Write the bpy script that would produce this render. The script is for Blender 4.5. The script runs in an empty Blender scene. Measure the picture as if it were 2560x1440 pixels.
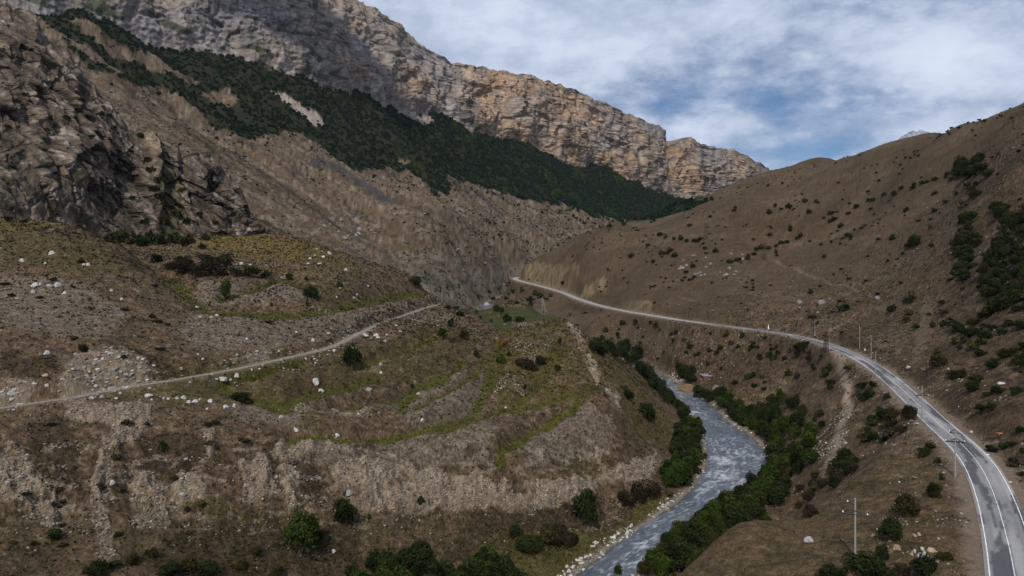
import bpy, math, random
import numpy as np
from mathutils import Vector

scn = bpy.context.scene
COL = scn.collection
rng = np.random.default_rng(7)
random.seed(7)

# ------------------------------------------------------------------ camera, sky, sun, exposure
F, CX, YH, HC = 1730.0, 1280.0, 670.0, 80.0        # focal length in photo pixels, centre, horizon row, drone height above the river
cam = bpy.data.objects.new('camera', bpy.data.cameras.new('camera'))
COL.objects.link(cam)
cam.data.sensor_width = 36.0
cam.data.lens = 36.0 * F / 2560.0
cam.data.shift_y = -(720 - YH) / 2560.0
cam.data.clip_start, cam.data.clip_end = 1.0, 30000.0
cam.location = (0, 0, HC)
cam.rotation_euler = (math.radians(90), 0, 0)
scn.camera = cam

SUN_AZ = math.radians(13.0)       # the light travels forward and a little to the right
SUN_EL = math.radians(42.0)
L = Vector((math.sin(SUN_AZ) * math.cos(SUN_EL), math.cos(SUN_AZ) * math.cos(SUN_EL), -math.sin(SUN_EL)))
sun = bpy.data.objects.new('sun', bpy.data.lights.new('sun', 'SUN'))
sun.data.energy = 5.0
sun.data.angle = math.radians(0.9)
sun.data.color = (1.0, 0.93, 0.84)
sun.rotation_euler = L.to_track_quat('-Z', 'Y').to_euler()
sun.location = (0, -200, 600)
COL.objects.link(sun)

scn.view_settings.view_transform = 'Standard'
scn.view_settings.look = 'None'
scn.view_settings.exposure = -0.5
scn.view_settings.gamma = 1.0
scn.view_settings.use_curve_mapping = False
scn.cycles.max_bounces = 4
scn.cycles.diffuse_bounces = 2
scn.cycles.glossy_bounces = 2
scn.cycles.transparent_max_bounces = 8


class NT:
    """small helper to write node trees"""
    def __init__(s, tree):
        s.t = tree
    def n(s, kind, **kw):
        nd = s.t.nodes.new(kind)
        ins = kw.pop('ins', {})
        for k, v in kw.items():
            setattr(nd, k, v)
        for k, v in ins.items():
            if isinstance(v, bpy.types.NodeSocket):
                s.t.links.new(v, nd.inputs[k])
            else:
                nd.inputs[k].default_value = v
        return nd
    def math(s, op, a, b=None, c=None, clamp=False):
        nd = s.t.nodes.new('ShaderNodeMath')
        nd.operation = op
        nd.use_clamp = clamp
        for i, v in enumerate((a, b, c)):
            if v is None:
                continue
            if isinstance(v, bpy.types.NodeSocket):
                s.t.links.new(v, nd.inputs[i])
            else:
                nd.inputs[i].default_value = v
        return nd.outputs[0]
    def mix(s, fac, a, b, blend='MIX'):
        nd = s.t.nodes.new('ShaderNodeMix')
        nd.data_type = 'RGBA'
        nd.blend_type = blend
        for k, v in ((0, fac), (6, a), (7, b)):
            if isinstance(v, bpy.types.NodeSocket):
                s.t.links.new(v, nd.inputs[k])
            else:
                nd.inputs[k].default_value = v if not isinstance(v, tuple) else (tuple(v) + (1,))[:4]
        return nd.outputs[2]
    def sstep(s, v, lo, hi, a=0.0, b=1.0):
        nd = s.t.nodes.new('ShaderNodeMapRange')
        nd.interpolation_type = 'SMOOTHSTEP'
        s.t.links.new(v, nd.inputs[0])
        for i, q in enumerate((lo, hi, a, b)):
            nd.inputs[i + 1].default_value = q
        return nd.outputs[0]
    def noise(s, vec, scale, detail=4, rough=0.55, dist=0.0):
        nd = s.n('ShaderNodeTexNoise', ins={'Scale': scale, 'Detail': detail, 'Roughness': rough, 'Distortion': dist})
        s.t.links.new(vec, nd.inputs['Vector'])
        return nd.outputs[0]


def build_world():
    w = bpy.data.worlds.new('World')
    scn.world = w
    w.use_nodes = True
    t = w.node_tree
    t.nodes.clear()
    N = NT(t)
    sky = N.n('ShaderNodeTexSky', sky_type='NISHITA', sun_disc=False, sun_elevation=SUN_EL,
              sun_rotation=math.pi + SUN_AZ, altitude=1200.0, air_density=1.0, dust_density=0.6, ozone_density=2.0)
    tc = N.n('ShaderNodeTexCoord')
    sep = N.n('ShaderNodeSeparateXYZ', ins={0: tc.outputs['Generated']})
    x, y, z = sep.outputs
    zz = N.math('ADD', N.math('MAXIMUM', z, 0.0), 0.16)
    cx, cy = N.math('DIVIDE', x, zz), N.math('DIVIDE', y, zz)
    p = N.n('ShaderNodeCombineXYZ', ins={0: cx, 1: cy, 2: 0.0}).outputs[0]
    # long soft sheets, broken lumps, fine wisps
    big = N.noise(N.n('ShaderNodeMapping', ins={0: p, 1: (3.3, 1.7, 0.0), 3: (0.55, 1.0, 1.0)}).outputs[0], 1.05, 5, 0.55, 0.3)
    mid = N.noise(N.n('ShaderNodeMapping', ins={0: p, 1: (7.1, 2.4, 0.0), 3: (0.8, 1.0, 1.0)}).outputs[0], 3.1, 8, 0.6, 0.15)
    fine = N.noise(N.n('ShaderNodeMapping', ins={0: tc.outputs['Generated'], 3: (1.0, 1.0, 2.0)}).outputs[0], 15.0, 10, 0.62, 0.08)
    lump = N.noise(N.n('ShaderNodeMapping', ins={0: tc.outputs['Generated'], 1: (0.4, 0.1, 0.2), 3: (1.0, 1.0, 1.9)}).outputs[0], 5.5, 9, 0.6, 0.1)
    cov = N.math('ADD', N.math('ADD', N.math('MULTIPLY', big, 0.22), N.math('MULTIPLY', mid, 0.20)),
                 N.math('ADD', N.math('MULTIPLY', fine, 0.30), N.math('MULTIPLY', lump, 0.60)))
    # the open blue gap and the thick banks of this hour's sky
    yy = N.math('MAXIMUM', y, 0.05)
    u, v = N.math('DIVIDE', x, yy), N.math('DIVIDE', z, yy)
    def blob(px, py, sx, sy, amp):
        du = N.math('DIVIDE', N.math('SUBTRACT', u, (px - CX) / F), sx / F)
        dv = N.math('DIVIDE', N.math('SUBTRACT', v, (YH - py) / F), sy / F)
        r2 = N.math('ADD', N.math('MULTIPLY', du, du), N.math('MULTIPLY', dv, dv))
        return N.math('MULTIPLY', N.math('POWER', 2.718, N.math('MULTIPLY', r2, -1.0)), amp)
    for b in ((1990, 243, 300, 34, -0.12), (1620, 212, 130, 26, -0.09), (1780, 250, 180, 40, -0.05), (1600, 270, 120, 40, -0.04),
              (2000, 380, 160, 34, -0.07), (1900, 320, 500, 60, -0.02), (1300, 110, 300, 90, 0.14), (2340, 140, 170, 70, 0.12), (1500, 40, 800, 70, 0.14),
              (1850, 310, 90, 35, 0.10), (2250, 310, 200, 40, 0.08), (2480, 150, 160, 160, 0.14), (900, 40, 200, 120, .1)):
        cov = N.math('ADD', cov, blob(*b))
    mask = N.sstep(N.math('SUBTRACT', cov, 0.10), 0.34, 0.64)
    lit = N.sstep(N.math('ADD', N.math('ADD', N.math('MULTIPLY', lump, 0.6), N.math('MULTIPLY', mid, 0.4)),
                         N.math('ADD', blob(2350, 140, 120, 55, 0.2), blob(1480, 120, 200, 60, 0.10))), 0.36, 0.72)
    lit = N.math('ADD', N.math('MULTIPLY', lit, 0.5), N.math('MULTIPLY', N.sstep(N.math('ADD', N.math('MULTIPLY', fine, 0.75), N.math('MULTIPLY', lump, 0.45)), 0.40, 0.80), 0.55), None, True)
    cloud = N.mix(lit, (5.3, 6.5, 8.9), (10.2, 11.3, 13.4))
    clear = N.mix(1.0, sky.outputs[0], (0.62, 0.80, 0.98), 'MULTIPLY')
    c = N.mix(mask, clear, cloud)
    bg = N.n('ShaderNodeBackground', ins={0: c, 1: 0.10})
    out = N.n('ShaderNodeOutputWorld', ins={0: bg.outputs[0]})
build_world()

# ------------------------------------------------------------------ numpy tools
def _h2(ix, iy, seed):
    h = (ix.astype(np.int64) * 374761393 + iy.astype(np.int64) * 668265263 + seed * 974634777) & 0x7fffffff
    h = ((h ^ (h >> 13)) * 1274126177) & 0x7fffffff
    return (h ^ (h >> 16))
_GA = np.linspace(0, 2 * np.pi, 256, endpoint=False)
_GX, _GY = np.cos(_GA).astype(np.float32), np.sin(_GA).astype(np.float32)
def pn(x, y, seed=0):
    """2-D gradient noise, about -1..1"""
    x = np.asarray(x, np.float64); y = np.asarray(y, np.float64)
    xi, yi = np.floor(x), np.floor(y)
    fx, fy = (x - xi).astype(np.float32), (y - yi).astype(np.float32)
    xi, yi = xi.astype(np.int64), yi.astype(np.int64)
    u, v = fx * fx * fx * (fx * (fx * 6 - 15) + 10), fy * fy * fy * (fy * (fy * 6 - 15) + 10)
    def g(dx, dy):
        h = _h2(xi + dx, yi + dy, seed) & 255
        return _GX[h] * (fx - dx) + _GY[h] * (fy - dy)
    a = g(0, 0); a = a + u * (g(1, 0) - a)
    b = g(0, 1); b = b + u * (g(1, 1) - b)
    return (a + v * (b - a)) * 1.5
def fbm(x, y, o=4, seed=0, gain=0.5):
    s, a, n = 0.0, 1.0, 0.0
    for k in range(o):
        s = s + a * pn(x * 2.03 ** k + 17.1 * k, y * 2.03 ** k - 9.7 * k, seed + k)
        n += a; a *= gain
    return s / n * 1.4
def ridged(x, y, o=4, seed=0, gain=0.5):
    s, a, n = 0.0, 1.0, 0.0
    for k in range(o):
        s = s + a * (1 - 2 * np.abs(pn(x * 2.03 ** k + 7.1 * k, y * 2.03 ** k + 3.7 * k, seed + k)))
        n += a; a *= gain
    return s / n
def worley(x, y, seed):
    """broken blocks: distance to the nearest crack (0 on it) and a random value and tilt per block"""
    xi, yi = np.floor(x).astype(np.int64), np.floor(y).astype(np.int64)
    f1 = np.full(np.shape(x), 9.0); f2 = f1.copy(); rv = np.zeros(np.shape(x)); tl = np.zeros(np.shape(x))
    for i in (-1, 0, 1):
        for j in (-1, 0, 1):
            h = _h2(xi + i, yi + j, seed); px_ = xi + i + (h & 1023) / 1023.0; py_ = yi + j + ((h >> 10) & 1023) / 1023.0
            d = np.hypot(x - px_, y - py_); r = ((h >> 5) & 4095) / 4095.0
            t = (x - px_) * np.cos(r * 40) + (y - py_) * np.sin(r * 40)
            n = d < f1
            f2 = np.where(n, f1, np.minimum(f2, d)); f1 = np.where(n, d, f1); rv = np.where(n, r, rv); tl = np.where(n, t, tl)
    return f2 - f1, rv, tl
def sst(x, lo, hi):
    t = np.clip((x - lo) / (hi - lo), 0, 1)
    return t * t * (3 - 2 * t)

def mesh_np(name, V, faces, mat=None, colors=None, smooth=True, parent=None, link=True):
    """faces: list of (M,k) int arrays"""
    me = bpy.data.meshes.new(name)
    V = np.asarray(V, np.float32)
    me.vertices.add(len(V)); me.vertices.foreach_set('co', V.ravel())
    loops = np.concatenate([f.ravel() for f in faces]).astype(np.int32)
    tot = np.concatenate([np.full(len(f), f.shape[1], np.int32) for f in faces])
    start = np.concatenate([[0], np.cumsum(tot)[:-1]]).astype(np.int32)
    me.loops.add(len(loops)); me.loops.foreach_set('vertex_index', loops)
    me.polygons.add(len(tot)); me.polygons.foreach_set('loop_start', start); me.polygons.foreach_set('loop_total', tot)
    me.polygons.foreach_set('use_smooth', np.full(len(tot), smooth, bool))
    if colors is not None:
        ca = me.color_attributes.new('Col', 'FLOAT_COLOR', 'POINT')
        c4 = np.ones((len(V), 4), np.float32); c4[:, :3] = colors
        ca.data.foreach_set('color', c4.ravel())
    me.update(calc_edges=True)
    if mat:
        me.materials.append(mat)
    if not link:
        return me
    o = bpy.data.objects.new(name, me)
    COL.objects.link(o)
    if parent:
        o.parent = parent
    return o
def grid_faces(nr, nc):
    i = np.arange(nr * nc).reshape(nr, nc)
    return np.stack([i[:-1, :-1], i[:-1, 1:], i[1:, 1:], i[1:, :-1]], -1).reshape(-1, 4)
def tag(o, label=None, cat=None, group=None, kind=None):
    for k, v in (('label', label), ('category', cat), ('group', group), ('kind', kind)):
        if v: o[k] = v
    return o
def empty(name, loc, rz=0.0):
    o = bpy.data.objects.new(name, None)
    COL.objects.link(o)
    o.location = loc; o.rotation_euler = (0, 0, rz); o.empty_display_size = 0.2
    return o

def pip(px, py, poly):
    """points in polygon"""
    inside = np.zeros(px.shape, bool)
    n = len(poly)
    for i in range(n):
        x0, y0 = poly[i]; x1, y1 = poly[(i + 1) % n]
        if y0 == y1: continue
        c = ((y0 > py) != (y1 > py)) & (px < (x1 - x0) * (py - y0) / (y1 - y0) + x0)
        inside ^= c
    return inside
def seg_dist(px, py, line, sy=1.0):
    """distance to a polyline (y weighted by sy), and the parameter along it"""
    best = np.full(px.shape, 1e9); par = np.zeros(px.shape)
    for i in range(len(line) - 1):
        x0, y0 = line[i][:2]; x1, y1 = line[i + 1][:2]
        dx, dy = x1 - x0, (y1 - y0) * sy
        t = np.clip(((px - x0) * dx + (py - y0) * sy * dy) / (dx * dx + dy * dy + 1e-9), 0, 1)
        d = np.hypot(px - x0 - t * dx, (py - y0) * sy - t * dy)
        m = d < best
        best = np.where(m, d, best); par = np.where(m, i + t, par)
    return best, par
def smooth_line(pts, n):
    """Catmull-Rom through points, n samples per span"""
    P = np.array(pts, float)
    P = np.vstack([2 * P[0] - P[1], P, 2 * P[-1] - P[-2]])
    out = []
    for i in range(1, len(P) - 2):
        for k in range(n):
            t = k / n
            out.append(0.5 * (2 * P[i] + (P[i + 1] - P[i - 1]) * t + (2 * P[i - 1] - 5 * P[i] + 4 * P[i + 1] - P[i + 2]) * t * t
                              + (3 * P[i] - P[i - 1] - 3 * P[i + 1] + P[i + 2]) * t ** 3))
    out.append(P[-2])
    return np.array(out)
def wpt(px, py, d):
    return ((px - CX) / F * d, d, HC + (YH - py) / F * d)

# ------------------------------------------------------------------ survey of the valley: bearing (px), row, distance
ROAD = [(2590, 1800, 66), (2562, 1580, 82), (2537, 1440, 96.6), (2520, 1355, 108.5), (2490, 1250, 126.5), (2460, 1180, 140.5), (2428, 1135, 152), (2390, 1098, 165), (2350, 1063, 178),
        (2305, 1020, 199), (2240, 960, 239), (2185, 917, 278), (2120, 882, 318), (2060, 859, 353), (1990, 841, 385), (1920, 829, 420), (1850, 820, 448),
        (1780, 811, 473), (1700, 800, 507), (1620, 787, 553), (1560, 777, 594), (1500, 764, 655), (1440, 745, 728), (1400, 729, 800),
        (1350, 715, 860), (1310, 705, 905), (1290, 698.5, 935), (1288, 694.5, 952), (1300, 692, 966), (1330, 690, 975)]
TRACK = [(-300, 1075, 146), (-120, 1042, 152), (0, 1020, 157), (100, 1005, 161), (200, 990, 166), (300, 970, 174), (400, 955, 180), (500, 938, 190), (600, 920, 202),
         (700, 898, 216), (780, 880, 230), (840, 862, 245), (900, 832, 275), (960, 805, 315), (1020, 785, 360), (1070, 768, 405), (1105, 760, 438), (1130, 762, 450)]
BANK_L = [(1180, 1640), (1300, 1540), (1445, 1440), (1520, 1380), (1600, 1322), (1690, 1262), (1742, 1212), (1764, 1170), (1766, 1120), (1756, 1070), (1722, 1030), (1680, 998),
          (1640, 965), (1612, 942), (1592, 926)]
BANK_R = [(1420, 1640), (1500, 1540), (1580, 1440), (1640, 1370), (1705, 1322), (1795, 1270), (1872, 1220), (1908, 1175), (1912, 1130), (1870, 1090), (1815, 1050), (1772, 1010),
          (1738, 988), (1692, 960), (1650, 937), (1625, 926)]
def wz(py):          # water level below the drone, by photo row
    return np.interp(py, [900, 926, 1030, 1170, 1440, 1640], [71.9, 72.2, 73.4, 74.6, 75.2, 75.5])
def riv(px, py):
    d = wz(py) * F / (py - YH)
    return ((px - CX) / F * d, d, HC - wz(py))
HID = [(560, 500, -71.5), (0, 530, 0)]
# river upstream, hidden behind the promontory and then in the gorge: x, y, level, half width
bl = smooth_line([riv(*p) for p in BANK_L] + [(60, 510, HC - 71.8), (20, 545, HC - 71), (-35, 620, HC - 68), (-55, 740, HC - 62), (-45, 880, HC - 55), (-30, 1010, HC - 47), (40, 1200, HC - 40), (200, 1500, HC - 30)], 6)
br = smooth_line([riv(*p) for p in BANK_R] + [(85, 530, HC - 71.8), (45, 566, HC - 71), (-16, 640, HC - 68), (-38, 745, HC - 62), (-29, 882, HC - 55), (-12, 1006, HC - 47), (58, 1195, HC - 40), (218, 1490, HC - 30)], 6)

def eqn(P, n):
    L_ = np.concatenate([[0], np.cumsum(np.hypot(np.diff(P[:, 0]), np.diff(P[:, 1])))]); L_ /= L_[-1]
    return np.stack([np.interp(np.linspace(0, 1, n), L_, P[:, k]) for k in range(3)], 1)
bl, br = eqn(bl, 150), eqn(br, 150)
CTRL = []
def col(px, prof):
    for py, d in prof:
        CTRL.append((px, py, d))
def colz(px, prof):                                  # height relative to the drone instead of a row
    for z, d in prof:
        CTRL.append((px, YH - z * F / d, d))
col(-700, [(1700, 80), (1300, 105), (1000, 150), (800, 200), (600, 280)])
colz(-700, [(60, 420), (200, 650), (420, 1000), (520, 1500), (500, 5000)])
col(-300, [(1600, 88), (1300, 112), (1120, 135), (1000, 160), (900, 175), (780, 205), (650, 250), (575, 290), (548, 340)])
colz(-300, [(40, 420), (150, 650), (360, 1000), (480, 1300), (500, 5000)])
col(0, [(1700, 92), (1440, 112), (1300, 125), (1150, 140), (1060, 150), (960, 163), (880, 175), (800, 200), (700, 240), (600, 280), (567, 300), (560, 325), (546, 350)])
colz(0, [(32, 400), (120, 600), (270, 900), (420, 1150), (470, 1400), (500, 5000)])
col(150, [(1440, 116), (1300, 129), (1150, 145), (1060, 155), (930, 170), (870, 182), (760, 217), (650, 262), (570, 305), (562, 330), (566, 375)])
col(220, [(590, 302), (580, 318)]); colz(220, [(8, 345), (14, 400)])
col(300, [(1700, 98), (1440, 120), (1250, 138), (1120, 152), (1020, 163), (900, 181), (850, 195), (760, 225), (650, 275), (614, 297)])
colz(300, [(6, 330), (10, 370), (22, 430), (90, 600), (215, 900), (350, 1120), (430, 1300), (480, 1500)])
col(400, [(1440, 124), (1250, 143), (1120, 157), (1020, 168), (900, 192), (850, 205), (760, 238), (700, 265)])
colz(400, [(-7, 290), (-4, 330), (7, 385), (15, 430), (30, 500), (100, 700), (203, 950), (280, 1100), (400, 1290), (480, 1500)])
col(500, [(1440, 128), (1300, 141), (1180, 152), (1080, 163), (1010, 174), (870, 207), (800, 232), (770, 252), (740, 272), (700, 300), (650, 350), (600, 415), (588, 440)])
colz(500, [(24, 500), (60, 650), (140, 850)])
col(600, [(1700, 110), (1440, 132), (1300, 145), (1180, 156), (1080, 168), (1000, 182), (860, 217), (800, 236), (772, 262), (740, 280), (690, 320), (660, 360), (620, 410), (590, 438)])
colz(600, [(14, 480), (10, 540), (30, 650)])
col(700, [(582, 445), (600, 700), (500, 850), (400, 1050), (330, 1200), (250, 1350), (185, 1450)]); colz(700, [(14, 490), (6, 560), (470, 1700), (520, 5000)])
col(200, [(150, 1000), (50, 1150), (25, 1200)])
col(420, [(125, 1310)])
col(550, [(340, 1050), (240, 1200), (160, 1370)])
col(850, [(1440, 145), (1300, 158), (1200, 168), (1080, 181), (980, 207), (815, 270), (762, 296), (700, 345), (660, 390), (634, 425)]); colz(850, [(2, 470), (-12, 540), (-6, 620), (20, 720)])
col(900, [(600, 800), (500, 1050), (430, 1250), (330, 1500), (245, 1650)]); colz(900, [(470, 1900)])
col(1000, [(680, 430), (735, 400), (800, 310)]); colz(1000, [(-12, 470), (-40, 560), (-42, 640), (-20, 760), (10, 900)])
col(1060, [(716, 436)])
col(1100, [(1700, 130), (1440, 158), (1300, 172), (1190, 183), (1090, 192), (1020, 213), (950, 236), (880, 272), (820, 325), (780, 385)])
colz(1100, [(-26, 470), (-50, 520), (-64, 570), (-60, 660), (-48, 735), (-26, 790), (0, 860)])
col(1100, [(600, 950), (520, 1250), (460, 1500), (380, 1750), (300, 1950)]); colz(1100, [(480, 2200)])
col(1250, [(1440, 165), (1350, 175), (1250, 185), (1180, 192), (1110, 197), (1040, 216), (960, 246), (880, 291), (830, 331), (800, 365), (772, 410), (766, 425)])
colz(1250, [(-40, 455), (-68, 500), (-70, 540), (-58, 590), (-42, 640), (-36, 700), (-33, 760), (-35, 850), (-42, 950), (-44, 1010)])
col(1230, [(690, 1060), (650, 1100)]); col(1180, [(700, 960), (650, 1030)])
col(1300, [(620, 1230), (560, 1500), (500, 1800), (430, 2050), (360, 2250)]); colz(1300, [(470, 2600), (520, 5000)])
col(1330, [(1440, 167), (1350, 178), (1250, 190), (1100, 207), (960, 250), (880, 295), (800, 368), (770, 412), (768, 422)]); colz(1330, [(-45, 455), (-70, 500)])
col(1330, [(735, 760), (755, 660), (775, 600)])
col(1400, [(1350, 182), (1250, 193), (1170, 204), (1060, 221), (960, 258), (880, 300), (830, 340), (795, 378)]); colz(1400, [(-42, 410), (-64, 450), (-71, 500), (-66, 560), (-46, 600), (-39, 660)])
for p in [(1440, 835, 342), (1465, 875, 313), (1492, 930, 285), (1530, 980, 258), (1547, 1040, 240), (1600, 1000, 292), (1540, 905, 335), (1560, 1080, 240),
          (1640, 1120, 254), (1690, 1130, 266), (1530, 1150, 222), (1620, 1200, 227), (1500, 1230, 212), (1500, 1330, 192), (1600, 1270, 212),
          (1500, 868, 375), (1540, 888, 405), (1490, 840, 520), (1480, 800, 565), (1610, 903, 500), (1620, 860, 515), (1620, 822, 532),
          (1765, 948, 413), (1720, 950, 418), (1780, 905, 427), (1800, 855, 442), (1690, 905, 452), (1690, 850, 475),
          (1900, 975, 358), (1830, 985, 362), (1900, 925, 380), (1900, 868, 400), (1950, 1005, 340), (2000, 965, 330), (2000, 900, 360), (1960, 1090, 285), (1990, 1160, 250),
          (1930, 1240, 222), (2010, 1260, 205), (1900, 1290, 205),
          (2110, 960, 270), (2117, 1020, 237), (2095, 1090, 217), (2070, 1150, 205), (2050, 1010, 275), (2000, 1080, 265), (2060, 920, 320),
          (2180, 990, 245), (2200, 1050, 210), (2180, 1130, 188), (2130, 1190, 178),
          (1700, 1440, 120), (1760, 1378, 126), (1800, 1338, 130), (1850, 1312, 135), (1920, 1303, 137), (2000, 1308, 137), (2060, 1270, 143), (2138, 1390, 110),
          (1850, 1440, 112), (2000, 1440, 107), (2250, 1440, 102), (1980, 1370, 120), (2250, 1330, 118), (2100, 1230, 150), (2200, 1150, 161), (2300, 1210, 137), (2250, 1085, 176),
          (2380, 1330, 114), (1700, 1700, 90), (2100, 1700, 84), (1500, 1640, 110)]:
    CTRL.append(p)
colz(1760, [(-66, 150), (-74, 170)]); colz(1850, [(-62, 155), (-72, 175)]); colz(1940, [(-60, 158), (-70, 180)]); colz(1700, [(-64, 138), (-73, 152)]); colz(2020, [(-56, 160), (-62, 180)])
colz(1600, [(-66, 130), (-74, 145)])
col(3000, [(1500, 95), (1200, 125), (1000, 145), (700, 220), (400, 370), (200, 450)]); colz(3000, [(110, 700), (140, 1500), (150, 5000)])
col(2780, [(1500, 95), (1200, 130), (950, 165), (700, 240), (450, 380), (230, 480)])
col(2600, [(1600, 86), (1450, 102)])
col(2560, [(1290, 126), (1150, 142), (1000, 166), (850, 207), (700, 268), (550, 340), (400, 430), (278, 510)]); colz(2560, [(100, 620), (80, 900), (95, 1500), (140, 3000), (150, 5000)])
col(2400, [(1040, 173), (950, 214), (850, 270), (750, 330), (600, 420), (450, 520), (312, 600)]); colz(2400, [(110, 720), (80, 1000)])
col(2480, [(1130, 148), (1000, 180), (900, 220)])
col(2300, [(940, 232), (880, 282), (800, 345), (342, 655)]); col(2440, [(303, 580)]); col(2480, [(295, 560)]); col(2520, [(286, 535)]); colz(2480, [(105, 660)]); colz(2300, [(108, 770)])
col(2200, [(880, 308), (800, 380), (720, 440), (600, 530), (480, 620), (368, 700)]); colz(2200, [(105, 820), (80, 1100), (95, 1800), (140, 3000)])
col(2100, [(840, 375), (402, 750)])
col(2000, [(805, 440), (740, 500), (650, 580), (550, 670), (450, 760), (420, 800)]); colz(2000, [(112, 870)]); col(2000, [(405, 980)]); colz(2000, [(100, 1250), (140, 2000), (200, 3000), (250, 5000)])
col(2050, [(396, 985)])
col(1900, [(788, 470), (458, 790)]); colz(1900, [(92, 870)]); col(1900, [(438, 970)])
col(1800, [(772, 500), (700, 570), (620, 650), (540, 740), (494, 800)]); colz(1800, [(76, 870)]); col(1800, [(476, 950)]); colz(1800, [(80, 1200), (110, 2000), (230, 3000), (300, 4000)])
col(1700, [(765, 540), (545, 790)]); col(1700, [(508, 960)]); colz(1700, [(70, 1150)])
col(1600, [(742, 600), (680, 670), (610, 760), (568, 825), (555, 860)]); colz(1600, [(30, 1000), (0, 1300), (40, 1800), (150, 2400)])
col(1450, [(715, 735), (690, 755), (640, 800), (605, 850), (596, 880)]); colz(1450, [(10, 1000), (-15, 1200), (20, 1450)])
col(1330, [(684, 915), (658, 930), (650, 945)]); colz(1330, [(-5, 1010), (-25, 1120)])
col(1400, [(700, 830), (660, 850), (622, 900)])
col(1400, [(600, 1480), (585, 1600)]); col(1480, [(575, 1750)])
col(1500, [(558, 2000), (530, 2200), (470, 2500), (425, 2650)]); colz(1500, [(480, 3000)])
col(1690, [(545, 2700), (500, 2950)]); col(1950, [(520, 3400)]); col(2150, [(525, 3800)])
for p in ROAD: CTRL.append(p)
for p in TRACK: CTRL.append(p)
for arr in (bl, br):
    for x, y, z in arr[::3]:
        if y > 90: CTRL.append((CX + F * x / y, YH - F * (z + 0.6 - HC) / y, y))
CT = np.array(CTRL, float)
cu, cv, cq = (CT[:, 0] - CX) / F, np.log(CT[:, 2]), (YH - CT[:, 1]) / F
def tps_fit(u, v, q, lam=2e-5):
    n = len(u)
    r2 = (u[:, None] - u[None]) ** 2 + (v[:, None] - v[None]) ** 2
    K = np.where(r2 > 0, 0.5 * r2 * np.log(r2 + 1e-12), 0) + lam * np.eye(n)
    P = np.stack([np.ones(n), u, v], 1)
    A = np.zeros((n + 3, n + 3)); A[:n, :n] = K; A[:n, n:] = P; A[n:, :n] = P.T
    return np.linalg.solve(A, np.concatenate([q, np.zeros(3)]))
W = tps_fit(cu, cv, cq)
def tps(u, v):
    out = np.empty(u.size, np.float64); uf, vf = u.ravel(), v.ravel()
    c32, d32, w32 = cu.astype(np.float32), cv.astype(np.float32), W[:-3]
    for s in range(0, uf.size, 20000):
        a, b = uf[s:s + 20000].astype(np.float32), vf[s:s + 20000].astype(np.float32)
        r2 = (a[:, None] - c32[None]) ** 2 + (b[:, None] - d32[None]) ** 2
        K = 0.5 * r2 * np.log(r2 + 1e-12)
        out[s:s + 20000] = K @ w32 + W[-3] + W[-2] * uf[s:s + 20000] + W[-1] * vf[s:s + 20000]
    return out.reshape(u.shape)

def lsteps(a, b, h):
    n = max(2, int(math.log(b / a) / h))
    return list(np.exp(np.linspace(math.log(a), math.log(b), n, endpoint=False)))
DS = np.array(lsteps(78, 100, 0.006) + lsteps(100, 240, 0.0024) + lsteps(240, 460, 0.0032) + lsteps(460, 1000, 0.005) + lsteps(1000, 3000, 0.0075) + lsteps(3000, 5400, 0.03) + [5400.])
PX = np.concatenate([np.arange(-900, -60, 16.0), np.arange(-60, 2620, 3.3), np.arange(2620, 3460, 16.0)])
NR, NC = len(DS), len(PX)
# the smooth ground on every other row and column, then refined
us, vs = (PX - CX) / F, np.log(DS)
ci = np.unique(np.concatenate([np.arange(0, NC, 3), [NC - 1]])); ri = np.unique(np.concatenate([np.arange(0, NR, 3), [NR - 1]]))
Qc = tps(*np.meshgrid(us[ci], vs[ri]))
def cubic_up(xc, Yc, x):                              # cubic interpolation along axis 0
    m = np.gradient(Yc, xc, axis=0)
    k = np.clip(np.searchsorted(xc, x, side='right') - 1, 0, len(xc) - 2)
    h = (xc[k + 1] - xc[k])[:, None]; t = ((x - xc[k])[:, None]) / h
    return ((2 * t ** 3 - 3 * t ** 2 + 1) * Yc[k] + (t ** 3 - 2 * t ** 2 + t) * h * m[k] + (-2 * t ** 3 + 3 * t ** 2) * Yc[k + 1] + (t ** 3 - t ** 2) * h * m[k + 1])
Q = cubic_up(us[ci], cubic_up(vs[ri], Qc, vs).T, us).T
D2 = np.repeat(DS[:, None], NC, 1); P2 = np.repeat(PX[None], NR, 0)
X = (P2 - CX) / F * D2; Y = D2
Z = Q * D2 + HC
PY0 = YH - F * (Z - HC) / D2                          # photo row of the smooth ground, used to paint the ground's own zones

# ---- zones
jx, jy = 14 * fbm(X / 9, Y / 9, 3, 50), 9 * fbm(X / 9 + 40, Y / 9, 3, 51)
sc = np.clip(220 / D2, 0.25, 1.0)
ZX, ZY = P2 + jx * sc, PY0 + jy * sc
def zone(poly, dmin, dmax):
    P = np.array(poly, float)
    m = np.zeros(X.shape, np.float32)
    s = (P2 > P[:, 0].min() - 20) & (P2 < P[:, 0].max() + 20) & (PY0 > P[:, 1].min() - 20) & (PY0 < P[:, 1].max() + 20) & (D2 > dmin) & (D2 < dmax)
    m[s] = pip(ZX[s], ZY[s], poly)
    return m
def zone_soft(polys, dmin, dmax, amp=26):
    acc = np.zeros(X.shape, np.float32)
    global ZX, ZY
    keep = ZX, ZY
    for k in range(5):
        a = amp * (0.4 + 0.3 * k)
        ZX = P2 + a * fbm(X / 7 + 31 * k, Y / 7, 3, 190 + k) * sc; ZY = PY0 + 0.7 * a * fbm(X / 7, Y / 7 + 17 * k, 3, 196 + k) * sc
        m = np.zeros(X.shape, np.float32)
        for pl in polys: m = np.maximum(m, zone(pl, dmin, dmax))
        acc += m / 5
    ZX, ZY = keep
    return acc
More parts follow.
